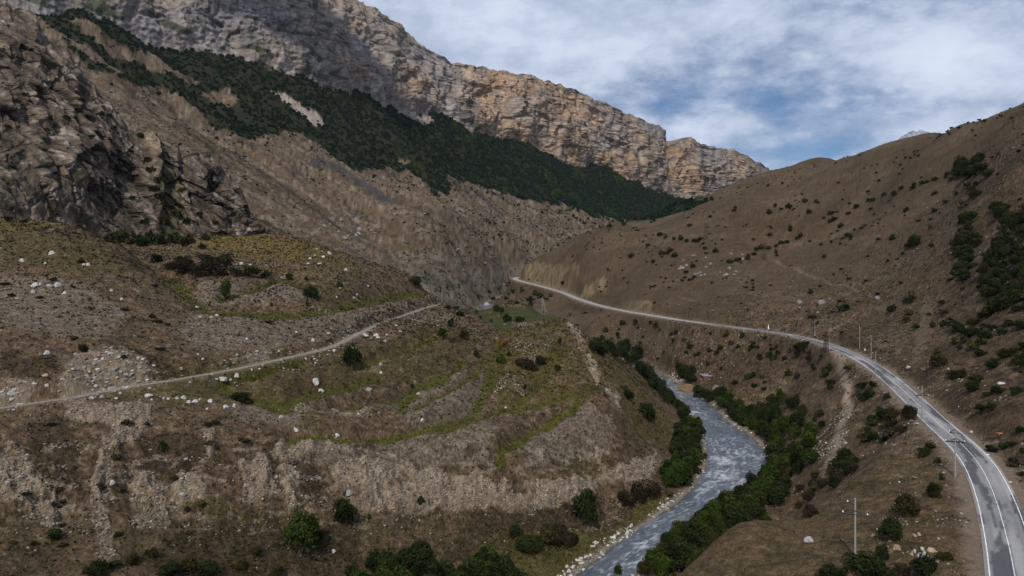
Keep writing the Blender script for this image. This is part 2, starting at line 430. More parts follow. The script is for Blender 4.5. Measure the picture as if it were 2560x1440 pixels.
def band(line, w, dmin, dmax, sy=2.0):
    Pp = np.array(line, float)
    m = np.full(X.shape, 99.0, np.float32)
    s = (P2 > Pp[:, 0].min() - 60) & (P2 < Pp[:, 0].max() + 60) & (PY0 > Pp[:, 1].min() - 40) & (PY0 < Pp[:, 1].max() + 40) & (D2 > dmin) & (D2 < dmax)
    d, _ = seg_dist(ZX[s], ZY[s], line, sy)
    m[s] = d / w
    return np.clip(1.35 - m, 0, 1).astype(np.float32)
SCARPS = [[(0, 1090), (60, 1120), (110, 1220), (190, 1260), (190, 1330), (100, 1310), (40, 1250), (0, 1230)],
          [(320, 1185), (390, 1180), (420, 1260), (415, 1330), (330, 1330)], [(430, 1190), (520, 1200), (525, 1240), (430, 1275)],
          [(600, 1150), (660, 1150), (690, 1230), (650, 1255), (605, 1230)], [(690, 1170), (750, 1170), (765, 1270), (720, 1285)],
          [(820, 1170), (900, 1150), (960, 1160), (1010, 1170), (1080, 1170), (1150, 1200), (1190, 1190), (1230, 1210), (1240, 1270), (1180, 1290), (1050, 1280), (900, 1290), (860, 1250)],
          [(1500, 1180), (1640, 1130), (1665, 1160), (1600, 1210), (1520, 1220)], [(1230, 1210), (1420, 1200), (1520, 1215), (1480, 1250), (1420, 1265), (1300, 1290), (1240, 1270)],
          [(160, 1010), (370, 1010), (380, 1080), (330, 1120), (260, 1060), (180, 1060)], [(730, 1003), (870, 1008), (960, 1042), (900, 1036), (740, 1018)],
          [(500, 1070), (530, 1070), (540, 1150), (515, 1150)], [(250, 1100), (300, 1100), (260, 1250), (300, 1400), (250, 1400), (220, 1250)],
          [(690, 1120), (780, 1110), (800, 1150), (700, 1160)]]
SCREE = [[(140, 930), (190, 888), (290, 866), (350, 880), (405, 940), (330, 975), (150, 988)], [(0, 925), (100, 960), (70, 1005), (0, 1015)], [(560, 900), (660, 870), (690, 890), (600, 912)]]
BLUFF = [[(1310, 660), (1350, 652), (1450, 668), (1430, 722), (1310, 697)], [(1440, 722), (1512, 690), (1520, 722), (1460, 742)], [(1535, 762), (1622, 745), (1650, 790), (1540, 776)]]
LIP = [[(1405, 783), (1440, 783), (1458, 830), (1452, 852), (1422, 822)], [(1440, 850), (1462, 850), (1505, 930), (1492, 955), (1460, 900)], [(1508, 965), (1548, 982), (1552, 1040), (1530, 1020)]]
GRASS = [([(430, 690), (480, 740), (520, 770), (600, 772), (760, 772), (850, 757), (950, 737), (1045, 725)], 18, 240, 460),
         ([(560, 950), (640, 985), (710, 1002), (770, 972), (860, 952), (935, 925)], 20, 170, 280),
         ([(1000, 1005), (1040, 962), (1110, 926), (1160, 892)], 17, 180, 330),
         ([(730, 1086), (850, 1085), (960, 1080), (1050, 1062), (1150, 1040), (1250, 1012), (1350, 1000), (1420, 972), (1480, 958)], 17, 150, 320),
         ([(1240, 1155), (1250, 1112), (1300, 1082), (1360, 1050), (1420, 1010), (1455, 975)], 14, 170, 300),
         ([(1250, 850), (1225, 910), (1215, 960), (1190, 1010)], 14, 190, 340), ([(1400, 850), (1350, 900), (1300, 920)], 16, 220, 360),
         ([(560, 735), (700, 690), (820, 720)], 12, 260, 420), ([(740, 1012), (900, 1002), (990, 985), (1012, 962)], 11, 160, 300), ([(1110, 1062), (1190, 1005), (1240, 935), (1272, 862)], 12, 170, 360), ([(1290, 1002), (1335, 945), (1380, 892), (1418, 858)], 12, 200, 380), ([(880, 906), (1000, 872), (1085, 832)], 11, 190, 360), ([(1040, 1010), (1110, 965), (1180, 930), (1210, 880)], 11, 180, 340), ([(400, 950), (520, 930), (620, 935), (740, 900)], 12, 170, 260)]
mg = np.zeros(X.shape, np.float32)
for ln, w, a, b in GRASS: mg = np.maximum(mg, band(ln, w, a, b))
wash = fbm(P2 / 42 + 1.1 * fbm(X / 9, Y / 9, 3, 185), PY0 / 80, 5, 186, .6)                 # washed down the fall line
patchy = fbm(X / 5, Y / 5, 4, 187)
ms = sst(zone_soft(SCARPS, 95, 290, 34) + 0.55 * wash + 0.45 * patchy, 0.42, 0.85)
mst = sst(zone_soft(SCREE, 120, 290, 30) + 0.55 * patchy, 0.4, 0.9)
mb = sst(zone_soft(BLUFF, 480, 1000, 24) + 0.6 * fbm(P2 / 22, PY0 / 16, 4, 188, .6), 0.35, 0.85)
ml = sst(zone_soft(LIP, 220, 430, 16) + 0.35 * patchy, 0.4, 0.8)
meadow = zone([(1165, 768), (1385, 768), (1400, 798), (1300, 802), (1262, 832), (1208, 802)], 330, 450)

# ---- relief
near = (D2 < 480).astype(np.float32)
left_hill = ((P2 < 1660) & (D2 < 455)).astype(np.float32)
far = sst(D2, 480, 700)
mgw = np.zeros(X.shape, np.float32); mrs = np.zeros(X.shape, np.float32)
for ln, w, a, b in GRASS:
    mgw = np.maximum(mgw, sst(band(ln, w * 2.6, a, b), 0, 1.3)); mrs = np.maximum(mrs, band([(x, y + 1.5 * w) for x, y in ln], w * .8, a, b))
Z -= 3.2 * mgw * left_hill * sst(D2, 100, 200)                                            # the old field benches
rough = fbm(X / 14, Y / 14, 4, 1)
Z += near * 0.9 * rough * (1 - meadow) * (1 - .6 * mg) + 0.34 * near * fbm(X / 2.6, Y / 2.6, 3, 5) * (1 - meadow * 0.8) * (1 - .6 * mg)
scrub_n = fbm(X / 1.5, Y / 1.5, 2, 9)
Z += 0.16 * np.clip(scrub_n, 0, 1) * near * sst(420 - D2, 0, 150)
# gullies in the crumbling bank
bank = sst(PY0, 1060, 1130) * (1 - sst(PY0, 1290, 1400)) * (P2 < 1560) * (D2 < 290)
gul = ridged(P2 / 95 + 0.35 * fbm(X / 14, Y / 14, 3, 3), PY0 / 300, 3, 12)
gul2 = ridged(P2 / 38 + 0.6 * fbm(X / 8, Y / 8, 3, 13), PY0 / 90, 4, 14, .6)
Z += bank * (3.0 * gul + 1.1 * gul2 - 1.6) * (0.55 + 0.45 * ms) + ms * 0.6 * ridged(X / 2.2, Y / 4, 3, 15)
Z += mst * 0.35 * ridged(X / 1.6, Y / 1.6, 2, 16)
# far slopes: ribs and gullies running down, outcrops
GPX = np.interp(D2, [500, 560, 620, 720, 850, 1000, 1200, 1450, 1800, 2400, 3200], [1040, 1080, 1120, 1130, 1175, 1235, 1330, 1440, 1620, 1800, 2400])
flank = sst(GPX - P2 + 14 * fbm(X / 25, Y / 25, 2, 19), -14, 20) * sst(D2, 470, 560)
va, vb = .45 * X + .9 * Y, -.9 * X + .45 * Y                                             # along the valley, and up its side
wv = .35 * fbm(X / 90, Y / 90, 3, 23)
gw = sst(P2, 960, 1130) * sst(D2, 780, 880) * (1 - sst(D2, 1700, 2000)) * flank * sst(PY0, 510, 580)
Z += gw * 7 * fbm(X / 38, Y / 38, 5, 25, .6)
Z += flank * (1 - .85 * gw) * (20 * (ridged(va / 170 + wv, vb / 700, 3, 20) - .2) + 9 * ridged(va / 58 + wv, vb / 190, 3, 21, .6) + 3.0 * fbm(X / 16, Y / 16, 3, 22)) * sst(D2, 620, 1150) + flank * 1.8 * ridged(X / 9, Y / 13, 2, 24) - flank * 4
gorge = (D2 > 640) * (D2 < 1350) * sst(PY0, 600, 720) * (P2 > 560) * (P2 < 1360)
Z += gorge * 2.5 * fbm(X / 20, Y / 20, 5, 26, .65)
rhill = ((P2 > 1290) & (D2 > 470) | (P2 > 2100) & (D2 > 170)) * (1 - flank)
Z += rhill * (4.2 * ridged(X / 85 + Y / 60, Y / 150 - X / 400, 3, 30) + 5 * sst(D2, 300, 600) * (1 - np.abs(pn(X / 150 + Y / 260, Y / 500, 29)) * 2.5) - 4.5 * sst(D2, 300, 600) + 0.8 * fbm(X / 20, Y / 20, 3, 31)) * sst(D2, 200, 520)
Z += mb * 1.0 * ridged(P2 / 40, PY0 / 60, 3, 35) + ml * 0.8 * ridged(X / 4, Y / 4, 3, 36)

# ---- road bench, track bench, river bed
def press(line, half, blend, drop):
    """lower or raise the ground to a ribbon"""
    ln = np.array(line)
    lo, hi = ln.min(0), ln.max(0)
    s = (X > lo[0] - half - blend) & (X < hi[0] + half + blend) & (Y > lo[1] - half - blend) & (Y < hi[1] + half + blend)
    xs, ys = X[s], Y[s]
    best = np.full(xs.shape, 1e9); zt = np.zeros(xs.shape)
    for i in range(len(ln) - 1):
        a, b = ln[i], ln[i + 1]
        m0 = (np.abs(xs - (a[0] + b[0]) / 2) < abs(a[0] - b[0]) + half + blend + 2) & (np.abs(ys - (a[1] + b[1]) / 2) < abs(a[1] - b[1]) + half + blend + 2)
        if not m0.any(): continue
        dx, dy = b[0] - a[0], b[1] - a[1]
        t = np.clip(((xs[m0] - a[0]) * dx + (ys[m0] - a[1]) * dy) / (dx * dx + dy * dy), 0, 1)
        d = np.hypot(xs[m0] - a[0] - t * dx, ys[m0] - a[1] - t * dy)
        bb = best[m0]; mm = d < bb
        bb[mm] = d[mm]; best[m0] = bb
        zz = zt[m0]; zz[mm] = (a[2] + t * (b[2] - a[2]))[mm]; zt[m0] = zz
    k = 1 - sst(best, half, half + blend)
    Z[s] = Z[s] * (1 - k) + (zt - drop) * k
    full = np.full(X.shape, 1e9, np.float32); full[s] = best
    return full
road_line = smooth_line([wpt(*p) for p in ROAD], 10)
track_line = smooth_line([wpt(*p) for p in TRACK], 8)
# trail down to the river flat
def ground_fn():
    lx = np.log(DS)
    def g(x, y):
        x = np.asarray(x, float); y = np.asarray(y, float)
        px = CX + F * x / y; v = np.log(y)
        c = np.clip(np.searchsorted(PX, px) - 1, 0, NC - 2); r = np.clip(np.searchsorted(lx, v) - 1, 0, NR - 2)
        a = np.clip((px - PX[c]) / (PX[c + 1] - PX[c]), 0, 1); b = np.clip((v - lx[r]) / (lx[r + 1] - lx[r]), 0, 1)
        return (Z[r, c] * (1 - a) + Z[r, c + 1] * a) * (1 - b) + (Z[r + 1, c] * (1 - a) + Z[r + 1, c + 1] * a) * b
    return g
ground = ground_fn()
dtrack = press(track_line, 1.8, 2.6, 0.10)
droad = press(road_line, 5.2, 6.0, 0.10)
cen = (bl + br) / 2; half_w = np.hypot(bl[:, 0] - br[:, 0], bl[:, 1] - br[:, 1]) / 2
rin = np.zeros(X.shape, bool)
ring = [tuple(p[:2]) for p in bl] + [tuple(p[:2]) for p in br[::-1]]
s = (X > -80) & (X < 240) & (Y < 1520) & (Y > 80)
rin[s] = pip(X[s], Y[s], ring)
dl, tl = seg_dist(X[s], Y[s], [tuple(p[:2]) for p in bl]); dr, tr = seg_dist(X[s], Y[s], [tuple(p[:2]) for p in br])
dbank = np.full(X.shape, 1e9, np.float32); dbank[s] = np.minimum(dl, dr)
wl = np.zeros(X.shape, np.float32); wl[s] = np.interp(tl, np.arange(len(bl)), bl[:, 2])
kb = np.where(rin, 1.0, 1 - sst(dbank, 0.5, 7.0)) * (wl > 0)
Z = np.where(rin, wl - np.clip(0.25 + dbank * 0.35, 0, 1.5), Z)
mo = (~rin) & (kb > 0)
Z = np.where(mo, Z * (1 - kb) + np.maximum(Z, wl + 0.15 + 0.12 * dbank) * kb, Z)
Z = np.where(mo & (dbank < 9), np.minimum(Z, wl + 0.5 + dbank * 0.9), Z)

PY = YH - F * (Z - HC) / D2
CM = np.minimum.accumulate(PY, 0)                     # what of each column the drone can see
def hit(px, py):
    """where the line of sight of a photo point meets the ground"""
    c = int(np.clip(np.searchsorted(PX, px), 1, NC - 1))
    if px - PX[c - 1] < PX[c] - px: c -= 1
    r = int(np.searchsorted(-CM[:, c], -py))
    r = min(r, NR - 1)
    d = DS[r]
    if r > 0 and CM[r - 1, c] > CM[r, c]:
        f = np.clip((CM[r - 1, c] - py) / (CM[r - 1, c] - CM[r, c]), 0, 1)
        d = DS[r - 1] + f * (DS[r] - DS[r - 1])
    x = (px - CX) / F * d
    return np.array((x, d, float(ground(x, d))))

# ---- ground colours (albedo)
def lerp(a, b, k): return a + (b - a) * k[..., None]
def C(*c): return np.array(c, np.float32)
YZ = Y + 1.3 * (Z - HC)
n1 = fbm(X / 30, YZ / 30, 4, 60); n2 = fbm(X / 6, YZ / 6, 4, 61); n3 = fbm(X / 1.6, YZ / 1.6, 3, 62); n4 = fbm(X / 160, Y / 160, 3, 63)
n5 = fbm(X / 3.2, YZ / 3.2, 3, 65); n6 = fbm(X / 12, YZ / 12, 4, 68, .6)
A = np.broadcast_to(C(.088, .066, .045), X.shape + (3,)).astype(np.float32).copy()
A = lerp(A, C(.115, .092, .068), np.clip(n2 * 0.7 + n1 * 0.4, 0, 1))
A = lerp(A, C(.052, .041, .026), sst(n2 + 0.5 * n3 - 0.3 * n1, 0.05, 0.6) * 0.75)
A = lerp(A, C(.13, .11, .085), sst(n3 + 0.6 * n5, 0.35, 0.9) * 0.6)                       # dry straw
A = lerp(A, C(.062, .058, .022), sst(n1 - 0.3 * n2, 0.15, 0.55) * 0.5 * left_hill)
# fine lie of the dry grass along the slope
fib = fbm(P2 / 26 + 2 * n2, PY0 / 5.0 + 3 * n2, 3, 66)
A *= (1 + 0.45 * fib * near * left_hill)[..., None]
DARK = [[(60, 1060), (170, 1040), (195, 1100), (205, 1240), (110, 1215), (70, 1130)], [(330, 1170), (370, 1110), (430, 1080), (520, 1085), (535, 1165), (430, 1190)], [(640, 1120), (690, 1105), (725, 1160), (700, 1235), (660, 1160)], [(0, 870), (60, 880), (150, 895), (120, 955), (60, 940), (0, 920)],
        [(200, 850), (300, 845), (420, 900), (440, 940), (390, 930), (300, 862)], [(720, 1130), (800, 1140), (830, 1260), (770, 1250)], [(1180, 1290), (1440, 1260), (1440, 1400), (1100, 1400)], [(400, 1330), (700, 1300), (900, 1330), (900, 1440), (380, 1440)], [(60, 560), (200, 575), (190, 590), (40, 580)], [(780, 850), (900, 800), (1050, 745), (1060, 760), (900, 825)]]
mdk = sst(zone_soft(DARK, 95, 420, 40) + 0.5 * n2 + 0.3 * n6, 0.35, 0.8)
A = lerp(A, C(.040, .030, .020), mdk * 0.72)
GREYR = [[(500, 700), (760, 705), (800, 745), (560, 755), (480, 740)], [(470, 790), (700, 785), (1040, 745), (1060, 770), (880, 830), (700, 870), (500, 880), (440, 830)], [(560, 1015), (760, 1040), (740, 1065), (600, 1060)],
         [(940, 1010), (1150, 900), (1230, 960), (1180, 1020), (1000, 1050)], [(740, 1095), (1240, 1060), (1240, 1160), (1000, 1175), (760, 1160)], [(1300, 1090), (1480, 990), (1540, 1060), (1510, 1150), (1300, 1170)], [(0, 690), (200, 700), (330, 790), (250, 850), (60, 830), (0, 800)]]
OLIVE = [[(380, 900), (700, 880), (900, 860), (1000, 880), (1000, 960), (760, 1010), (560, 1000), (400, 980)], [(950, 860), (1100, 790), (1200, 850), (1150, 900), (1000, 950)], [(0, 560), (220, 580), (380, 680), (200, 690), (0, 650)]]
mgr = sst(zone_soft(GREYR, 120, 440, 30) + .3 * n2, .3, .75); mol = sst(zone_soft(OLIVE, 120, 440, 36) + .35 * n2, .35, .8)
A = lerp(A, lerp(np.broadcast_to(C(.128, .110, .092), X.shape + (3,)), C(.062, .050, .038), sst(fib + .5 * n3, 0.0, .55)), mgr * .75)
A = lerp(A, C(.060, .050, .022), mol * .6)
gold = sst(zone_soft([[(430, 600), (600, 575), (870, 625), (900, 690), (700, 690), (560, 650)]], 300, 480, 30), .3, .7)
A = lerp(A, C(.098, .076, .032), gold * .6 * sst(n2, -.7, .3))
# right hill
rh = np.clip(sst(P2 - 1180, 0, 60) * sst(D2, 455, 470) + sst(P2, 2080, 2140) * sst(droad, 4, 12) * (D2 > 150) * (P2 > np.interp(D2, [150, 200, 300, 400], [2460, 2330, 2170, 2000])) + (P2 > 1640) * sst(D2, 300, 380), 0, 1) * (1 - flank)
R = np.broadcast_to(C(.078, .060, .042), X.shape + (3,)).astype(np.float32).copy()
R = lerp(R, C(.066, .048, .03), sst(n4 + 0.3 * n1, 0, 0.5) * 0.7)
R = lerp(R, C(.092, .074, .053), sst(n1 + 0.4 * n2, 0.1, 0.7) * 0.7)
lev = np.sin((Z * 1.55 + 2.2 * n1 + 0.9 * n2) * 2 * np.pi / 3.1) * sst(fbm(X / 45, Y / 45, 2, 67), -0.25, 0.35)
ter = sst(ridged(X / 60 + n1 * .4, (Z + 1.2 * n1) / 2.6, 3, 69, .7), 0.25, 0.75) * sst(fbm(X / 70, YZ / 70, 2, 64), -.3, .3)
R *= (1 + 0.12 * lev + 0.30 * ter + 0.3 * n3 * sst(800 - D2, 0, 500) + 0.16 * n5 + .2 * n6)[..., None]
R = lerp(R, C(.05, .04, .022), sst(n2 - 0.2 * n4, 0.35, 0.7) * 0.45)
A = lerp(A, R * .9, rh.astype(np.float32))
# far left slope
Fb = np.broadcast_to(C(.092, .069, .048), X.shape + (3,)).astype(np.float32).copy()
Fb = lerp(Fb, C(.072, .056, .034), sst(n4 + .4 * n1, 0, 0.6) * 0.8)
Fb = lerp(Fb, C(.17, .145, .118), sst(ridged(X / 26 + Y / 90, Y / 60, 4, 70) + 0.35 * n1 + 0.45 * gorge, 0.52, 0.95) * 0.7)
spots = fbm(X / 7, YZ / 8, 4, 71, .65); rockn = ridged(X / 8, YZ / 9, 4, 73, .65)
Fb *= (1 + 0.30 * n2 + 0.22 * n5)[..., None]
Fb = lerp(Fb, C(.165, .14, .115), sst(rockn + .4 * n1 + .25 * gorge, 0.45, 0.8) * 0.55)
Fb = lerp(Fb, C(.03, .03, .018), sst(spots + 0.35 * n1, 0.30, 0.55) * 0.8)
sv = .45 * X + .9 * Y
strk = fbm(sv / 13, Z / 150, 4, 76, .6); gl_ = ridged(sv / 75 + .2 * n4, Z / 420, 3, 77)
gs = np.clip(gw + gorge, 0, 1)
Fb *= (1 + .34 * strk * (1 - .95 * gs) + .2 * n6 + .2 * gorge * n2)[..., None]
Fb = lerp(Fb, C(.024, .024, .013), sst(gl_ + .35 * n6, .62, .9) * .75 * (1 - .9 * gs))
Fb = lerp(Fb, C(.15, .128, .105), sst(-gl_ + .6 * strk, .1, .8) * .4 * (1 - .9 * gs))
Fb = lerp(Fb, C(.028, .027, .015), gs * sst(n6 + .5 * n2, .1, .5) * .7)
Fb = lerp(Fb, C(.15, .13, .108), gs * sst(-n6 + .6 * n5, .2, .7) * .6)
Fb = lerp(Fb, C(.05, .05, .05), np.maximum(zone([(770, 420), (800, 412), (1000, 520), (960, 515), (880, 470)], 700, 1500), zone([(1178, 488), (1200, 490), (1265, 545), (1235, 535)], 900, 2200)) * 0.8)
Fb = lerp(Fb, C(.10, .09, .082), gorge * sst(ridged(X / 14, YZ / 16, 4, 72, .65), 0.1, 0.7) * 0.55)
Fb = lerp(Fb, C(.022, .028, .014), gorge * sst(n2 + n1, 0.3, 0.7) * 0.8)
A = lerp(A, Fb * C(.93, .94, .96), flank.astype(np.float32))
# forest floor
FOREST_LOW = [(40, -60), (100, 60), (170, 130), (240, 190), (330, 222), (400, 215), (470, 275), (540, 330), (600, 358), (660, 345), (730, 335), (800, 372), (850, 418), (900, 442), (960, 422),
              (1030, 452), (1085, 495), (1130, 495), (1110, 450), (1200, 472), (1290, 500), (1400, 520), (1480, 545), (1560, 556), (1710, 552)]
FOREST_TOP = [(1960, 500), (1690, 490), (1500, 420), (1300, 355), (1100, 295), (900, 238), (700, 178), (420, 110), (230, 15), (120, -80)]
FOREST = FOREST_LOW + FOREST_TOP
OPEN = [[(130, 95), (250, 140), (330, 190), (300, 205), (230, 165)], [(160, 40), (260, 85), (330, 140), (420, 165), (500, 200), (470, 215), (370, 180), (250, 120)], [(670, 228), (720, 235), (812, 300), (790, 312), (720, 280)],
        [(1008, 283), (1050, 275), (1085, 308), (1060, 312)], [(500, 225), (570, 215), (600, 260), (540, 262)], [(960, 398), (1020, 402), (1040, 420), (1000, 418)]]
mf = sst(zone_soft([FOREST], 850, 4000, 22 * 2.2) + .35 * fbm(X / 60, Y / 60, 4, 189, .6), .4, .62)
for pl in OPEN: mf *= 1 - zone(pl, 800, 2500)
A = lerp(A, C(.016, .020, .011), mf * 0.9)
A = lerp(A, C(.22, .19, .17), np.maximum(zone(OPEN[2], 800, 2500), zone(OPEN[3], 900, 2600)) * sst(ridged(X / 20, Y / 26, 3, 74), -0.2, 0.4))
# exposed soil, stones, benches
soil = lerp(np.broadcast_to(C(.19, .16, .125), X.shape + (3,)), C(.12, .097, .074), sst(n3 + n5 + .5 * wash + .35 * rng.normal(size=X.shape), -0.1, 0.6))
A = lerp(A, soil, ms * sst(n2 + 0.8 * n3 + 0.7 * gul, -0.9, 0.3) * 0.85)
A = lerp(A, C(.045, .034, .022), (bank * (1 - ms) * sst(wash * -1 + 0.5 * patchy, 0.0, 0.5) * 0.75).astype(np.float32))
pale = bank * sst(n2 + 0.7 * n5 + 0.3 * n1, 0.18, 0.6) * 0.6
A = lerp(A, C(.17, .145, .115), pale.astype(np.float32))
A = lerp(A, C(.15, .128, .105), mst * 0.7)
A = lerp(A, lerp(np.broadcast_to(C(.155, .125, .085), X.shape + (3,)), C(.085, .068, .044), sst(n2 + n6, -.3, 0.6)), mb * 0.85)
A = lerp(A, lerp(np.broadcast_to(C(.21, .175, .135), X.shape + (3,)), C(.09, .075, .055), sst(n3 + n2, 0.1, 0.7)), ml * 0.8)
low = bank * sst(PY0, 1240, 1330)
A = lerp(A, C(.05, .042, .022), sst(PY0, 1230, 1330) * (P2 < 1450) * (D2 < 230) * sst(n2 + 0.5 * n3, -0.5, 0.4) * 0.7)
A = lerp(A, C(.125, .104, .082), (np.clip(mrs * .8, 0, 1) * left_hill * sst(n5 + n2, -.6, .3) * .6).astype(np.float32))
A = lerp(A, C(.058, .059, .015), np.clip(mg * (1.15 + 0.5 * np.clip(n2 + .5 * n3, -1, 1)), 0, 1) * left_hill)
A = lerp(A, C(.034, .047, .014), meadow * np.clip(.72 + .4 * n2 + .3 * n6, 0.2, .95))
prom = zone([(1440, 850), (1480, 900), (1560, 990), (1560, 1060), (1640, 1110), (1700, 1120), (1680, 1060), (1600, 950), (1500, 860)], 240, 420)
A = lerp(A, C(.072, .06, .026), prom * 0.7)
top = zone([(1230, 830), (1400, 800), (1460, 880), (1480, 960), (1350, 1010), (1250, 1000)], 190, 400)
A = lerp(A, C(.075, .062, .020), top * 0.75 * sst(n2 + n6, -0.6, 0.3))
A = lerp(A, C(.050, .050, .015), top * 0.7 * sst(n6 - .3 * n2, 0.1, 0.4))
rv = zone([(1400, 1440), (1440, 1340), (1560, 1300), (1640, 1230), (1700, 1250), (1560, 1350), (1450, 1440)], 150, 260) + zone([(1100, 1440), (1250, 1330), (1440, 1330), (1440, 1440)], 130, 210)
A = lerp(A, C(.06, .058, .02), np.clip(rv, 0, 1) * 0.75)
ridge_gold = zone([(480, 600), (600, 575), (760, 600), (860, 630), (820, 660), (600, 640)], 380, 470) + zone([(0, 540), (200, 560), (60, 575), (0, 575)], 280, 360)
A = lerp(A, C(.10, .078, .028), np.clip(ridge_gold, 0, 1) * 0.6)
# sandy bluff in front, right
bl_m = zone([(1600, 1500), (1700, 1430), (1760, 1370), (1820, 1315), (1880, 1290), (2000, 1300), (2090, 1240), (2200, 1140), (2330, 1130), (2440, 1440), (2440, 1500)], 85, 172)
A = lerp(A, lerp(np.broadcast_to(C(.088, .067, .04), X.shape + (3,)), C(.06, .05, .026), sst(n2 + 0.4 * n1, -0.1, 0.6)), bl_m * 0.8)
A *= (1 + (0.36 * n3 + 0.22 * n5 + 0.2 * rng.normal(size=X.shape)) * near * (1 - .6 * meadow) + 0.06 * rng.normal(size=X.shape))[..., None]
# paths: gravel verge of the road, foot trails, the worn trail to the river flat
verge = 1 - sst(droad + 1.2 * n3 + 1.0 * n2, 4.4, 7.0)
A = lerp(A, C(.17, .14, .115), verge * 0.75)
tverge = 1 - sst(dtrack + 0.6 * n3, 1.6, 3.0)
A = lerp(A, C(.15, .125, .10), tverge * 0.6)
TRAILS = [([(2085, 890), (2105, 930), (2120, 985), (2115, 1030), (2095, 1090), (2075, 1150), (2060, 1190)], 12, 180, 340, C(.22, .185, .15), 1.0), ([(2070, 862), (2062, 840), (2075, 825), (2105, 812), (2130, 800)], 6, 330, 480, C(.14, .112, .085), 2.),
          ([(1760, 812), (1900, 818), (2060, 824), (2150, 820)], 3, 390, 480, C(.13, .105, .08), 3.), ([(2200, 740), (2060, 700), (1920, 650)], 4, 420, 640, C(.12, .097, .072), 2.),
          ([(1060, 1285), (1110, 1262), (1150, 1230), (1190, 1200), (1240, 1170)], 6, 150, 230, C(.18, .15, .12), 1.5), ([(620, 1330), (800, 1310), (930, 1300), (1060, 1285)], 5, 140, 200, C(.12, .10, .075), 2.),
          ([(1450, 843), (1620, 838), (1700, 840)], 2.5, 440, 560, C(.14, .12, .095), 3.), ([(2320, 760), (2310, 830), (2290, 900)], 14, 260, 420, C(.115, .09, .066), 1.), ([(2380, 560), (2300, 640), (2250, 720), (2190, 800)], 4, 300, 620, C(.086, .068, .049), 1.), ([(2100, 470), (1980, 560), (1920, 650), (1830, 740)], 4, 450, 820, C(.086, .068, .049), 1.), ([(2210, 395), (2150, 500), (2080, 560)], 4, 500, 820, C(.086, .068, .049), 1.),
          ([(1900, 990), (2000, 1000), (2090, 1005)], 4, 230, 380, C(.13, .11, .08), 2.)]
for ln, w, a, b, c, sy in TRAILS:
    A = lerp(A, c, np.clip(band(ln, w, a, b, sy) * 1.1, 0, .95) * sst(n5 + .5 * n3, -1.1, .1))
kb2 = (~rin) * (1 - sst(dbank + 1.5 * n3, 0.4, 2.8)) * (wl > 0)
A = lerp(A, C(.18, .17, .155), kb2 * 0.7)
A = np.clip((A / .085) ** 1.28 * C(.083, .0815, .079), 0.006, 0.5)

def mat_ground(name, bump_scale=1.6, bump=0.35, spec=0.12, fine=3.0, amp=0.35):
    m = bpy.data.materials.new(name); m.use_nodes = True
    t = m.node_tree; N = NT(t)
    bs = t.nodes['Principled BSDF']
    at = N.n('ShaderNodeAttribute', attribute_name='Col')
    geo = N.n('ShaderNodeNewGeometry')
    f1 = N.noise(geo.outputs['Position'], fine, 5, 0.65)
    f2 = N.noise(geo.outputs['Position'], fine * 0.23, 4, 0.6)
    k = N.math('ADD', N.math('MULTIPLY', N.math('SUBTRACT', f1, 0.5), 2.2 * amp), N.math('ADD', N.math('MULTIPLY', N.math('SUBTRACT', f2, 0.5), 1.4 * amp), 1.0))
    kk = N.n('ShaderNodeCombineXYZ', ins={0: k, 1: k, 2: k})
    c = N.mix(1.0, at.outputs['Color'], kk.outputs[0], 'MULTIPLY')
    t.links.new(c, bs.inputs['Base Color'])
    bs.inputs['Roughness'].default_value = 0.95
    bs.inputs['Specular IOR Level'].default_value = spec
    b = N.n('ShaderNodeBump', ins={'Strength': bump, 'Distance': bump_scale * 0.4})
    t.links.new(N.noise(geo.outputs['Position'], bump_scale, 6, 0.65), b.inputs['Height'])
    t.links.new(b.outputs[0], bs.inputs['Normal'])
    return m
M_GROUND = mat_ground('ground_soil', 1.6, 0.85, fine=2.4, amp=0.52)
M_CLIFF = mat_ground('cliff_limestone', 0.12, 0.6, fine=0.35, amp=0.35)
M_CRAG = mat_ground('crag_rock', 0.5, 0.6, fine=0.9, amp=0.45)
V = np.stack([X, Y, Z], -1).reshape(-1, 3)
g = mesh_np('ground', V, [grid_faces(NR, NC)], M_GROUND, A.reshape(-1, 3))
tag(g, 'dry brown valley ground with terraces, eroded banks and grazed hillsides', kind='structure')

# ------------------------------------------------------------------ rock walls
def noise3(x, y, z, o, seed, rid=False):
    f = ridged if rid else fbm
    return (f(x + 0.37 * z, y + 0.21 * z, o, seed) + f(y * 0.9 + 5.3, z * 1.0 - 0.3 * x, o, seed + 11) + f(z + 2.1, x + 0.4 * y, o, seed + 23)) / 1.9

